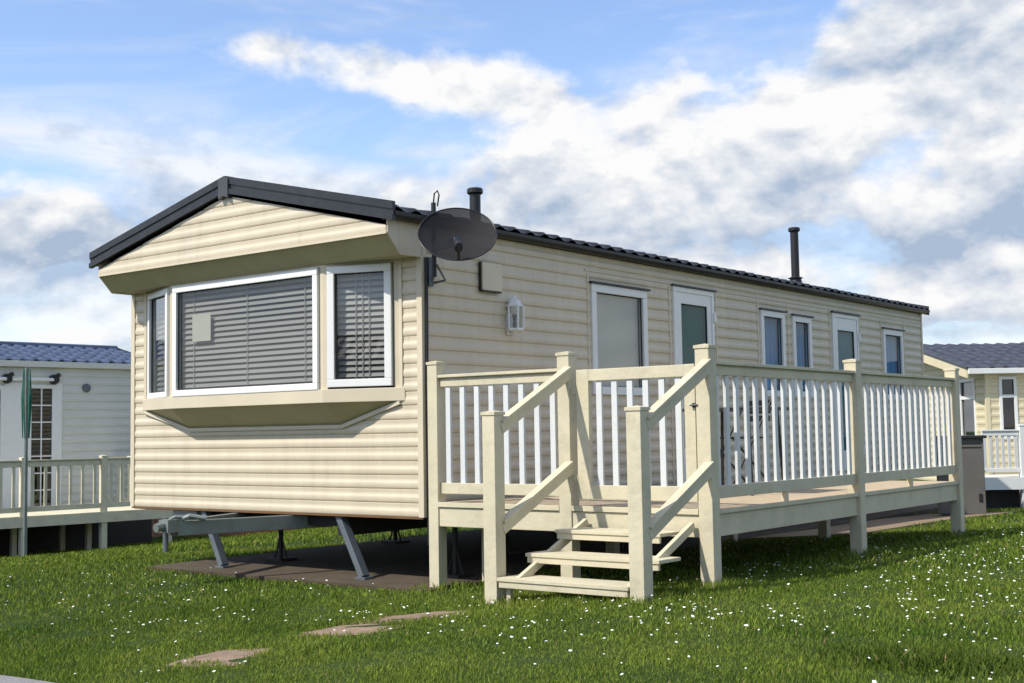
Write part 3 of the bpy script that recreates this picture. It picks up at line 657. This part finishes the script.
# hand rails: plank with top cap
def hrail(a,b,nm='handrail',w=.042,h=.066,cap=True):
    m_=MB(); m_.bar(a,b,w,h)
    if cap:
        a2=V(a)+Z*(h/2+.011); b2=V(b)+Z*(h/2+.011); m_.bar(a2,b2,w+.022,.02)
    m_.build(nm,'wood',dk,bevel=.003)
for xx in(xP2+.085,D-.018+.0):
    hrail((xx,-.095,1.535),(xx,-.86,1.165)); hrail((xx,-.095,.885),(xx,-.86,.525))
# stair
for (z,x0,x1,yy) in((.232,1.462,2.438,-.95),(.366,1.50,2.50,-.70),(.498,1.535,2.34,-.42)):
    t=MB(); t.box(x0,x1,yy,yy+.125,z-.022,z); t.box(x0,x1,yy+.13,yy+.255,z-.022,z-.001); t.box(x0+.01,x1-.01,yy+.008,yy+.03,z-.062,z-.023); t.build('tread','wood',dk,bevel=.003)
for xx in(1.58,2.40): 
    t=MB(); t.bar((xx,-.90,.20),(xx,-.12,.53),.03,.05); t.build('stringer','wood',dk)
t=MB(); t.box(1.50,1.53,-.90,-.87,.05,.20); t.box(2.40,2.43,-.90,-.87,.09,.20); t.build('stair_foot','wood',dk)

# ------------------------------------------------------------------ patio furniture on the deck
FZ=.624
tb=thing('patio_table','small black metal patio table on the deck behind the side balusters','table',(1.62,1.95,FZ))
m=MB(); m.box(1.30,1.95,1.62,2.27,FZ+.66,FZ+.685); m.build('tabletop','black',tb,bevel=.006)
for sx in(-1,1):
    for sy in(-1,1):
        m=MB(); m.tube([(1.625+sx*.28,1.945+sy*.28,FZ),(1.625+sx*.25,1.945+sy*.25,FZ+.66)],.013,8); m.build('leg','black',tb)
def chair(x,y,rz,label):
    t=thing('folding_chair',label,'chair',(x,y,FZ),rz,local=True)
    m=MB(); 
    for i in range(6): m.box(-.2,.2,-.19+i*.065,-.14+i*.065,.43,.445)
    m.build('seat','black',t)
    m=MB()
    for i in range(3): m.box(-.19,.19,.20+i*.01,.212+i*.01,.58+i*.07,.63+i*.07)
    m.build('backrest','black',t)
    for s in(-1,1):
        m=MB(); m.tube([(s*.21,-.22,0),(s*.21,.24,.80)],.011,8); m.build('leg','black',t); m=MB(); m.tube([(s*.19,.22,0),(s*.19,-.18,.44)],.011,8); m.build('leg','black',t)
    return t
chair(1.12,2.95,R(-30),'black folding chair on the deck behind the small patio table')

# ------------------------------------------------------------------ locker beyond the deck
gz=Gf(1.1,9.4)
lk=thing('storage_locker','tall grey storage locker with dark lid standing beyond the far deck post','locker',(1.0,9.3,gz),R(22),local=True)
m=MB(); m.box(-.33,.23,-.25,.25,.04,1.0); m.build('cabinet','locker',lk,bevel=.01)
m=MB(); m.box(-.37,.27,-.29,.29,1.0,1.035); m.build('lid','black',lk,bevel=.006)
m=MB(); 
for z in(.88,.93): m.box(-.30,.20,-.256,-.251,z,z+.012)
m.box(-.052,-.046,-.255,-.251,.06,.86); m.build('door_gap','black',lk)
m=MB(); m.box(-.12,-.09,-.265,-.252,.80,.84); m.box(.15,.19,-.262,-.252,.20,.30); m.build('handle','black',lk)
m=MB(); m.box(-.30,.20,-.22,.22,-.05,.04); m.build('plinth','black',lk)

# ------------------------------------------------------------------ neighbouring caravans
def caravan(name,label,loc,rz,y0,y1,wdt,zb,ze,zr,wm,rm,group=None,skirt=None,ov=.15,pitch=.12,wins=(),doors=()):
    t=thing(name,label,'caravan',loc,rz,group=group,local=True)
    g0=-loc[2]
    ops=[(a,b,c+g0,d+g0) for a,b,c,d,_ in wins]+[(a,b,c+g0,d+g0) for a,b,c,d,_ in doors]
    Fx=(ZERO,Y,X)
    siding(MB(),Fx,y0,y1,zb+g0,ze+g0,openings=ops,pitch=pitch,base=zb+g0).build('long_wall',wm,t)
    siding(MB(),(V((-wdt,0,0)),Y,-X),y0,y1,zb+g0,ze+g0,pitch=pitch).build('long_wall',wm,t)
    rise=zr-ze; ur=lambda z:(0,wdt) if z<ze+g0 else ((z-ze-g0)/rise*wdt/2,wdt-(z-ze-g0)/rise*wdt/2)
    siding(MB(),(V((-wdt,y0,0)),X,-Y),0,wdt,zb+g0,zr+g0-.01,pitch=pitch,base=zb+g0,urange=ur).build('end_wall',wm,t)
    siding(MB(),(V((0,y1,0)),-X,Y),0,wdt,zb+g0,zr+g0-.01,pitch=pitch,base=zb+g0,urange=ur).build('end_wall',wm,t)
    m=MB(); m.box(-wdt+.02,-.02,y0+.02,y1-.02,zb+g0,zb+g0+.05); m.box(-wdt*.45,-wdt*.45+.05,y0+.02,y1-.02,zb+g0+.05,ze+g0); m.build('interior_wall','inter',t)
    e=.12
    sl=rise/(wdt/2); ro=tiled('roof',e,-wdt/2,ze+g0-sl*e+.06,zr+g0+.06,y0-ov,y1+ov,rm,t,per=.24,rows=6,amp=.03,step=.035,ny_per=6)
    tiled('roof_slope',-wdt-e,-wdt/2,ze+g0-sl*e+.06,zr+g0+.06,y0-ov,y1+ov,rm,ro,per=.24,rows=6,amp=.03,step=.035,ny_per=6)
    m=MB(); m.tube([(-wdt/2,y0-ov,zr+g0+.08),(-wdt/2,y1+ov,zr+g0+.08)],.06,8); m.build('ridge_cap',rm,ro)
    gm='white' if wm=='ncream' else wm
    m=MB(); m.box(.0,e,y0-ov,y1+ov,ze+g0-.065,ze+g0+.04); m.box(-wdt-e,-wdt,y0-ov,y1+ov,ze+g0-.065,ze+g0+.04); m.build('gutter',gm,t,bevel=.01)
    for yy in(y0-ov-.03,y1+ov):
        m=MB()
        for s in(1,-1):
            xe=e if s>0 else -wdt-e
            m.prism([(xe,yy,ze+g0-sl*e+.07),(-wdt/2,yy,zr+g0+.10),(-wdt/2,yy,zr+g0-.10),(xe,yy,ze+g0-sl*e-.13)],(0,.03,0))
        m.build('bargeboard','ncream' if wm=='ncream' else 'fascia',t)
        # closed verge soffit
        yw=y0 if yy<y0 else y1
    for a,b,c,d,k in wins: window(t,Fx,a,b,c+g0,d+g0,.05,blind=k.get('blind'),drip=False,bars=k.get('bars'),trans=[x+g0 for x in k.get('trans',())])
    for a,b,c,d,k in doors: 
        o=window(t,Fx,a,b,c+g0,d+g0,.07,blind=k.get('blind'),drip=False,bars=k.get('bars'),name='door')
    if skirt:
        m=MB(); m.box(-wdt+.1,-.05,y0+.05,y1-.05,skirt[0]+g0,zb+g0-.001); m.build('skirting_or_shade',skirt[1],t)  # brick one is a real skirt, chassis-black one paints underside shade
    for y in np.arange(y0+1,y1,1.9):
        for x in(-wdt+.6,-.6): MB().tube([(x,y,-.1),(x,y,zb+g0)],.05,8).build('support_jack','chassis',t)
    return t
AX=-R(6.31)
zl=-.78
cl=caravan('static_caravan','pale grey static caravan with blue-grey tiles and glazed doors, left of the big cream one',(-13.99,4.13,zl),AX,-7.5,3.45,3.6,-.12,2.50,2.88,'nwall','nblue',pitch=.15,skirt=(-1.0,'chassis'),  # black block added under the floor to paint the deep shade there
  wins=[],doors=[(.93,1.45,-.10,2.13,dict(bars=(2,7),blind=None)),(-.2,.52,-.10,2.10,dict(bars=(2,7)))])
g0=-zl
m=MB(); m.tube([(.12,.2,2.215+g0),(.12,1.40,2.215+g0)],.03,8); m.build('awning_rail','white',cl)
for y in(.55,1.40):
    m=MB(); m.tube([(.02,y,2.22+g0),(.10,y,2.22+g0),(.15,y,2.22+g0)],.08,12,rs=[.09,.08,.05]); m.tube([(.1,y,2.26+g0),(.16,y+.05,2.31+g0)],.04,8); m.build('wall_lamp','black',cl)
m=MB(); m.tube([(.0,2.03,2.08+g0),(.04,2.03,2.08+g0),(.06,2.03,2.08+g0)],.08,14,rs=[.085,.075,.04]); m.build('round_vent','grey',cl)
m=MB(); m.box(0,.03,.52,.93,-.1+g0,2.16+g0); m.box(0,.03,1.45,1.56,-.1+g0,2.16+g0); m.build('door_surround','white',cl)
# neighbour deck
def ndeck(name,label,loc,rz,xr,ys,zt,rail,low,fas,wm,bm,dx0=.06,group=None,bsp=.135,endrails=(0,1)):
    t=thing(name,label,'deck',loc,rz,group=group,local=True); g0=-loc[2]
    for y in ys: post(xr-.05,y-.05,zt+g0,0,.1,par=t,m=wm)
    for a,b in zip(ys[:-1],ys[1:]):
        railing('y',xr,a+.05,b-.05,max(2,int((b-a)/bsp)),top=(rail[0]+g0,rail[1]+g0),low=(low[0]+g0,low[1]+g0),par=t,m=wm,bm=bm,cap=True,bw=.05)
    m=MB(); m.box(dx0,xr+.03,ys[0]-.05,ys[-1]+.05,fas[1]+g0-.04,fas[1]+g0); m.build('deck_floor',wm,t)
    m=MB(); m.box(xr+.052,xr+.075,ys[0]-.05,ys[-1]+.05,fas[0]+g0,fas[1]+g0-.001); m.box(dx0,xr+.05,ys[-1]+.052,ys[-1]+.07,fas[0]+g0,fas[1]+g0-.001); m.box(dx0,xr+.05,ys[0]-.07,ys[0]-.052,fas[0]+g0,fas[1]+g0-.001); m.build('fascia_board',wm,t)
    if endrails:
        for k,y in enumerate((ys[0],ys[-1])):
            if k in endrails: railing('x',y,dx0,xr-.05,int((xr-dx0)/bsp),top=(rail[0]+g0,rail[1]+g0),low=(low[0]+g0,low[1]+g0),par=t,m=wm,bm=bm)
    for y in np.arange(ys[0]+.4,ys[-1],1.3):
        for x in(dx0+.3,xr-.6): m=MB(); m.box(x-.04,x+.04,y-.04,y+.04,-.1,fas[1]+g0-.045); m.build('support_post',wm,t)
    return t
ndeck('raised_deck','long weathered deck in front of the grey caravan at the left edge',(-13.99,4.13,zl),AX,1.92,[-5.48,-4.11,-2.74,-1.37,0,1.37,2.58],.885,(.72,.80),(.01,.09),(-.23,-.06),'nwood','nwood',bsp=.2)
# green clothes airer
ar=thing('rotary_airer','folded green rotary clothes airer on a thin pole at the left deck','airer',(-11.62,3.68,Gf(-11.62,3.68)))
gz=Gf(-11.62,3.68)
m=MB(); m.tube([(-11.62,3.68,gz),(-11.62,3.68,2.28)],.03,8); m.build('pole','steel',ar)
m=MB(); 
for k in range(5):
    a=k*1.26; m.tube([(-11.62+.05*math.cos(a),3.68+.05*math.sin(a),2.26),(-11.62+.07*math.cos(a),3.68+.07*math.sin(a),1.8),(-11.62+.05*math.cos(a+.3),3.68+.05*math.sin(a+.3),1.18)],.03,6,rs=[.006,.018,.01])
m.build('cover','green',ar)
# third caravan behind, seen under the floor of the big one
c3=caravan('static_caravan','distant caravan on a low red brick skirt, seen beneath the big cream caravan',(-12.9,8.6,-.80),AX,.35,8.5,3.6,-.50,2.2,2.7,'nwall','nslate',skirt=(-1.1,'brick'),pitch=.15)
ndeck('raised_deck','far low deck with pale posts, glimpsed beneath the big cream caravan',(-12.9,8.6,-.80),AX,1.0,[3.5,4.3,5.1,6.4],.6,(.45,.52),(-.05,.05),(-.30,-.15),'nwood','nwood')
# right lodge
zr_=-.22
# the lodge is written out in its own frame: long wall faces -y
t=thing('park_lodge','pale cream lodge with charcoal tiled roof beyond the big caravan at the right edge','lodge',(-.27,14.4,zr_),R(39),local=True)
g0=-zr_; LW=6.2; LL=9.0; ze=2.05; zr=2.64
Fx=(ZERO,X,-Y); Fg=(V((0,LW,0)),-Y,-X)
siding(MB(),Fx,0,LL,.1+g0,ze+g0,openings=[(.21,.51,.9+g0,1.95+g0),(1.6,3.2,.9+g0,1.95+g0)],pitch=.13).build('front_wall','ncream',t)
mb=siding(MB(),Fg,0,LW,.1+g0,ze+g0,openings=[(LW-1.15,LW-.45,.9+g0,1.95+g0)],pitch=.13)
siding(mb,Fg,0,LW,ze+g0,zr+g0-.01,pitch=.13,urange=lambda z:((z-ze-g0)/(zr-ze)*LW/2,LW-(z-ze-g0)/(zr-ze)*LW/2)); mb.build('gable_wall','ncream',t)
m=MB(); m.box(.02,LL,.02,LW,.1+g0,.15+g0); m.box(.02,LL,LW-.05,LW,.1+g0,ze+g0); m.box(.02,LL,2.5,2.55,.15+g0,ze+g0); m.box(LL-.05,LL,0,LW,.1+g0,ze+g0); m.build('interior_wall','inter',t)
window(t,Fx,.21,.51,.9+g0,1.95+g0,.05,trans=[1.62+g0],drip=False); window(t,Fx,1.6,3.2,.9+g0,1.95+g0,.05,mull=[2.4],drip=False)
window(t,Fg,LW-1.15,LW-.45,.9+g0,1.95+g0,.06,trans=[1.62+g0],drip=False)
m=MB(); m.box(-.02,.05,-.02,.06,.1+g0,ze+g0-.02); m.build('corner_trim','ncream',t)
def slope(y_e,y_r,par,nm):
    o=tiled(nm,y_e,y_r,ze+g0+.03,zr+g0+.06,-.35,LL+.2,'nslate',par,per=.24,rows=8,amp=.025,step=.03,ny_per=6)
    for v in o.data.vertices: v.co=V((v.co.y,v.co.x,v.co.z))
    return o
ro=slope(-.12,LW/2,t,'roof'); slope(LW+.12,LW/2,ro,'roof_slope')
m=MB(); m.box(-.35,LL+.2,-.19,-.10,ze+g0-.055,ze+g0+.035); m.build('gutter','white',t,bevel=.01)
for s in(1,):
    m=MB(); m.prism([(-.38,-.15,ze+g0+.03),(-.38,LW/2,zr+g0+.05),(-.38,LW+.15,ze+g0+.03),(-.38,LW+.15,ze+g0-.12),(-.38,LW/2,zr+g0-.12),(-.38,-.15,ze+g0-.12)],(.03,0,0)); m.build('bargeboard','ncream',t)
    m=MB(); m.prism([(-.39,-.16,ze+g0+.065),(-.39,LW/2,zr+g0+.09),(-.39,LW+.16,ze+g0+.065),(-.39,LW+.16,ze+g0+.025),(-.39,LW/2,zr+g0+.05),(-.39,-.16,ze+g0+.025)],(.045,0,0)); m.build('verge_trim','nslate',t)
    m=MB(); m.poly([(-.35,-.12,ze+g0-.05),(0.0,-.12,ze+g0-.05),(0,0,ze+g0-.05),(-.35,0,ze+g0-.05)]); m.poly([(-.35,0,ze+g0-.04),(0,0,ze+g0-.04),(0,LW/2,zr+g0-.06),(-.35,LW/2,zr+g0-.06)]); m.poly([(0,-.12,ze+g0-.05),(LL,-.12,ze+g0-.05),(LL,0,ze+g0-.05),(0,0,ze+g0-.05)]); m.build('soffit','ncream',t)
# white fenced deck before the lodge
t=thing('white_deck','white railed deck in front of the pale cream lodge','deck',(.02,12.95,zr_),R(39),local=True)
xs_=[-.0,.72-.02,2.2,3.7,5.2]
for x in xs_[1:]: post(x-.05,-.05,1.15+g0,0,.11,par=t,m='white')
for a,b in zip(xs_[:-1],xs_[1:]):
    railing('x',0.005,a+.06,b-.06,int((b-a)/.115),top=(.97+g0,1.03+g0),low=(.40+g0,.46+g0),par=t,m='white',capw=.07)
m=MB(); m.box(-.0,5.3,-.02,1.1,.28+g0,.32+g0); m.build('deck_floor','white',t)
m=MB(); m.box(-.0,5.3,-.075,-.052,.13+g0,.319+g0); m.build('fascia_board','white',t)
for x in(.72,2.2,3.7,5.2):
    m=MB(); m.box(x-.04,x+.04,-.04,.04,-.1,.2+g0); m.build('support_post','white',t)
m=MB(); m.box(0,5.3,.3,.34,-.1,.27+g0); m.build('dark_skirting','chassis',t)
# far roof peeking above the lodge
caravan('static_caravan','far caravan whose dark roof peak shows over the lodge at the right edge',(1.4,30,-.3),R(40),-6,6,4.0,.2,2.9,3.75,'nwall','nslate',pitch=.15)
# caravan across the road (seen mirrored in the bay windows)
caravan('static_caravan','grey caravan across the road, seen only mirrored in the bay windows',(4,-16.5,-.15),R(90),-1,18,3.7,.4,2.7,3.25,'nwall','nslate',pitch=.15,wins=[(8,9.2,1.2,2.3,{}),(4,5.2,1.2,2.3,{})])

# ------------------------------------------------------------------ sky and sun
SUN_AZ=math.atan2(-.39,-.92); SUN_EL=R(48)
sd_=V((math.cos(SUN_EL)*-.39,math.cos(SUN_EL)*-.92,math.sin(SUN_EL))).normalized()
l=bpy.data.lights.new('sun','SUN'); l.energy=4.7; l.angle=R(.6); l.color=(1,.94,.84); lo=bpy.data.objects.new('sun',l); COL.objects.link(lo)
lo.rotation_euler=sd_.to_track_quat('Z','Y').to_euler(); lo.location=(0,-10,20)
w=bpy.data.worlds.new('World'); S.world=w; w.use_nodes=True; w.cycles.sampling_method='MANUAL'; w.cycles.sample_map_resolution=512; nt=w.node_tree; L=nt.links.new
for n in list(nt.nodes): nt.nodes.remove(n)
out=N(nt,'ShaderNodeOutputWorld'); bg=N(nt,'ShaderNodeBackground'); bg.inputs[1].default_value=.1; L(bg.outputs[0],out.inputs[0])
sky=N(nt,'ShaderNodeTexSky'); sky.sky_type='NISHITA'; sky.sun_disc=False; sky.sun_elevation=SUN_EL; sky.sun_rotation=math.atan2(sd_.x,sd_.y); sky.air_density=1.0; sky.dust_density=.6; sky.ozone_density=1.6
tc=N(nt,'ShaderNodeTexCoord'); D_=tc.outputs['Generated']
def mth(op,a,b=None,c=None,clamp=False):
    n=N(nt,'ShaderNodeMath',operation=op,use_clamp=clamp)
    for i,v in enumerate((a,b,c)):
        if v is None: continue
        if isinstance(v,(int,float)): n.inputs[i].default_value=v
        else: L(v,n.inputs[i])
    return n.outputs[0]
def dotc(v):
    n=N(nt,'ShaderNodeVectorMath',operation='DOT_PRODUCT'); L(D_,n.inputs[0]); n.inputs[1].default_value=v; return n.outputs['Value']
def mapr(x,a,b,c=0,d=1,sm=True):
    n=N(nt,'ShaderNodeMapRange',interpolation_type='SMOOTHSTEP' if sm else 'LINEAR'); L(x,n.inputs[0])
    for i,v in enumerate((a,b,c,d)): n.inputs[i+1].default_value=v
    return n.outputs[0]
sz=N(nt,'ShaderNodeSeparateXYZ'); L(D_,sz.inputs[0])
def blob(d,sx,sz_,tilt=0,amp=1):
    d=V(d).normalized(); r=d.cross(Z).normalized(); u=r.cross(d)
    r2=r*math.cos(tilt)+u*math.sin(tilt); u2=-r*math.sin(tilt)+u*math.cos(tilt)
    a=mth('DIVIDE',dotc(r2),sx); b=mth('DIVIDE',dotc(u2),sz_)
    q=mth('ADD',mth('MULTIPLY',a,a),mth('MULTIPLY',b,b))
    f=mth('GREATER_THAN',dotc(d),0)
    return mth('MULTIPLY',mth('MULTIPLY',mth('POWER',2.718,mth('MULTIPLY',q,-1)),f),amp)
def nz(scale,detail,rough,off=(0,0,0),st=(1,1,2.2),dist=.0):
    mp=N(nt,'ShaderNodeMapping'); mp.inputs['Location'].default_value=off; mp.inputs['Scale'].default_value=st; L(D_,mp.inputs[0])
    n=N(nt,'ShaderNodeTexNoise',inp={'Scale':scale,'Detail':detail,'Roughness':rough,'Distortion':dist}); L(mp.outputs[0],n.inputs['Vector']); return n.outputs['Fac']
def addall(l_):
    r=l_[0]
    for x in l_[1:]: r=mth('ADD',r,x)
    return r
def dirae(az,el):
    az=R(az); el=R(el); return V((-math.sin(az)*math.cos(el),math.cos(az)*math.cos(el),math.sin(el)))
cum=addall([blob(dirae(22,12.5),.26,.085,.10,.19),blob(dirae(15,17),.17,.07,0,.18),blob(dirae(20,6),.22,.06,0,.15),blob(dirae(43,16.3),.13,.026,-.12,.22),blob(dirae(50,17.4),.05,.014,0,.10),
  blob(dirae(58,8.4),.13,.035,0,.19),blob(dirae(56,4.4),.07,.014,0,.16),blob(dirae(18.2,5.6),.05,.016,.1,.06),blob(dirae(38,9.5),.14,.05,0,.09),
  blob(dirae(60,14),.20,.035,0,-.16),blob(dirae(50,13.2),.12,.018,0,-.12),blob(dirae(52,21),.3,.045,0,-.10),blob(dirae(31,20.2),.12,.018,0,-.16),blob(dirae(34,16.8),.045,.02,0,-.16),blob(dirae(15.6,3.0),.04,.010,0,-.12)])
def fbm(o=(0,0,0)):
    a_=nz(4.6,8,.56,(1.3+o[0],.4+o[1],.2+o[2]*2.0),(1,1,2.0),.15); b_=nz(14,6,.55,(4.3+o[0],2.4+o[1],.7+o[2]*1.5),(1,1,1.5),.15)
    return mth('ADD',mth('MULTIPLY',a_,.64),mth('MULTIPLY',b_,.36))
base=fbm(); base2=fbm((.006,-.004,.016))
up=mapr(sz.outputs[2],.34,.7,0,.06)
dens=mth('ADD',mth('ADD',base,cum),up)
cmask=mapr(dens,.53,.66)
ci=nz(2.6,6,.6,(7.1,3.3,1.7),(1,1,5),.5); cim=mth('MULTIPLY',mapr(mth('ADD',mth('ADD',ci,blob(dirae(44,10.5),.18,.03,0,.12)),mth('MULTIPLY',mapr(sz.outputs[2],.04,.30,1,0),.20)),.42,.74),.85)
mask=mth('MAXIMUM',cmask,cim)
# billow relief: the side of each billow turned up to the light is white, the underside blue-grey; thick cores are greyer
relief=mth('MULTIPLY',mth('SUBTRACT',base,base2),6.0)
n3=nz(5.5,5,.5,(2.2,5.1,.9),(1,1,2.1),.3)
sh=mth('ADD',mth('ADD',n3,relief),addall([mth('MULTIPLY',mth('SUBTRACT',dens,.66),-.7),blob(dirae(29,14.5),.12,.04,.1,.10),blob(dirae(42,16.8),.16,.03,0,.16),blob(dirae(13,9.5),.11,.05,0,-.20),blob(dirae(24,7.2),.20,.030,0,-.24),blob(dirae(25,11),.05,.02,.3,-.16),blob(dirae(21,14),.06,.015,.3,-.10),blob(dirae(59,7.4),.16,.030,0,-.24),blob(dirae(36,9),.06,.03,0,-.12),blob(dirae(27,12.6),.022,.022,0,.22),blob(dirae(22.3,13.0),.035,.03,0,.28),blob(dirae(24.6,14.6),.03,.014,0,-.16),blob(dirae(31,13.8),.05,.025,.3,.12),blob(dirae(56.2,4.6),.05,.012,0,.55),blob(dirae(18.2,5.4),.05,.013,0,.55)]))
shm=mapr(sh,-.06,.80,sm=False)
cc=N(nt,'ShaderNodeMix',data_type='RGBA'); cc.inputs['A'].default_value=(3.7,4.6,6.0,1); cc.inputs['B'].default_value=(8.8,8.8,8.8,1); L(shm,cc.inputs['Factor'])
gain=N(nt,'ShaderNodeMix',data_type='RGBA',blend_type='MULTIPLY'); gain.inputs['Factor'].default_value=1; L(sky.outputs[0],gain.inputs['A']); gain.inputs['B'].default_value=(1.9,1.9,2.05,1)
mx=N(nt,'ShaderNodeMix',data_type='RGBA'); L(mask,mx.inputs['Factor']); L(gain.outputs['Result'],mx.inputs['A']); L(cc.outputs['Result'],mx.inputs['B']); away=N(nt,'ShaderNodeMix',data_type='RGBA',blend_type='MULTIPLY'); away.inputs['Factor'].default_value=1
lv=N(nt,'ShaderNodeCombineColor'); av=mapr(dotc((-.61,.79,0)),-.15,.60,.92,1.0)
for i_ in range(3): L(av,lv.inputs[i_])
L(mx.outputs['Result'],away.inputs['A']); L(lv.outputs[0],away.inputs['B']); L(away.outputs['Result'],bg.inputs[0])   # sky dimmed behind the view, added to lower the fill light

# ------------------------------------------------------------------ camera
cam=bpy.data.cameras.new('camera'); co=bpy.data.objects.new('camera',cam); COL.objects.link(co); S.camera=co
fwd=V((-.6129,.7868,.0724)); rt=V((.7881,.6154,-.0163)); upv=V((.0574,-.0471,.9972))
mt=Matrix((rt,upv,-fwd)).transposed().to_4x4(); q=mt.to_quaternion()
co.rotation_mode='QUATERNION'; co.rotation_quaternion=q; co.location=(6.477,-7.191,1.136)
cam.sensor_width=36; cam.lens=1260.9/1024*36; cam.clip_end=2000; cam.clip_start=.05
S.view_settings.view_transform='Standard'; S.view_settings.look='None'; S.view_settings.gamma=1; S.view_settings.exposure=.15
S.cycles.max_bounces=6; S.cycles.diffuse_bounces=3; S.cycles.glossy_bounces=3; S.cycles.transparent_max_bounces=10; S.cycles.caustics_reflective=False; S.cycles.caustics_refractive=False
S.render.resolution_x=1024; S.render.resolution_y=683
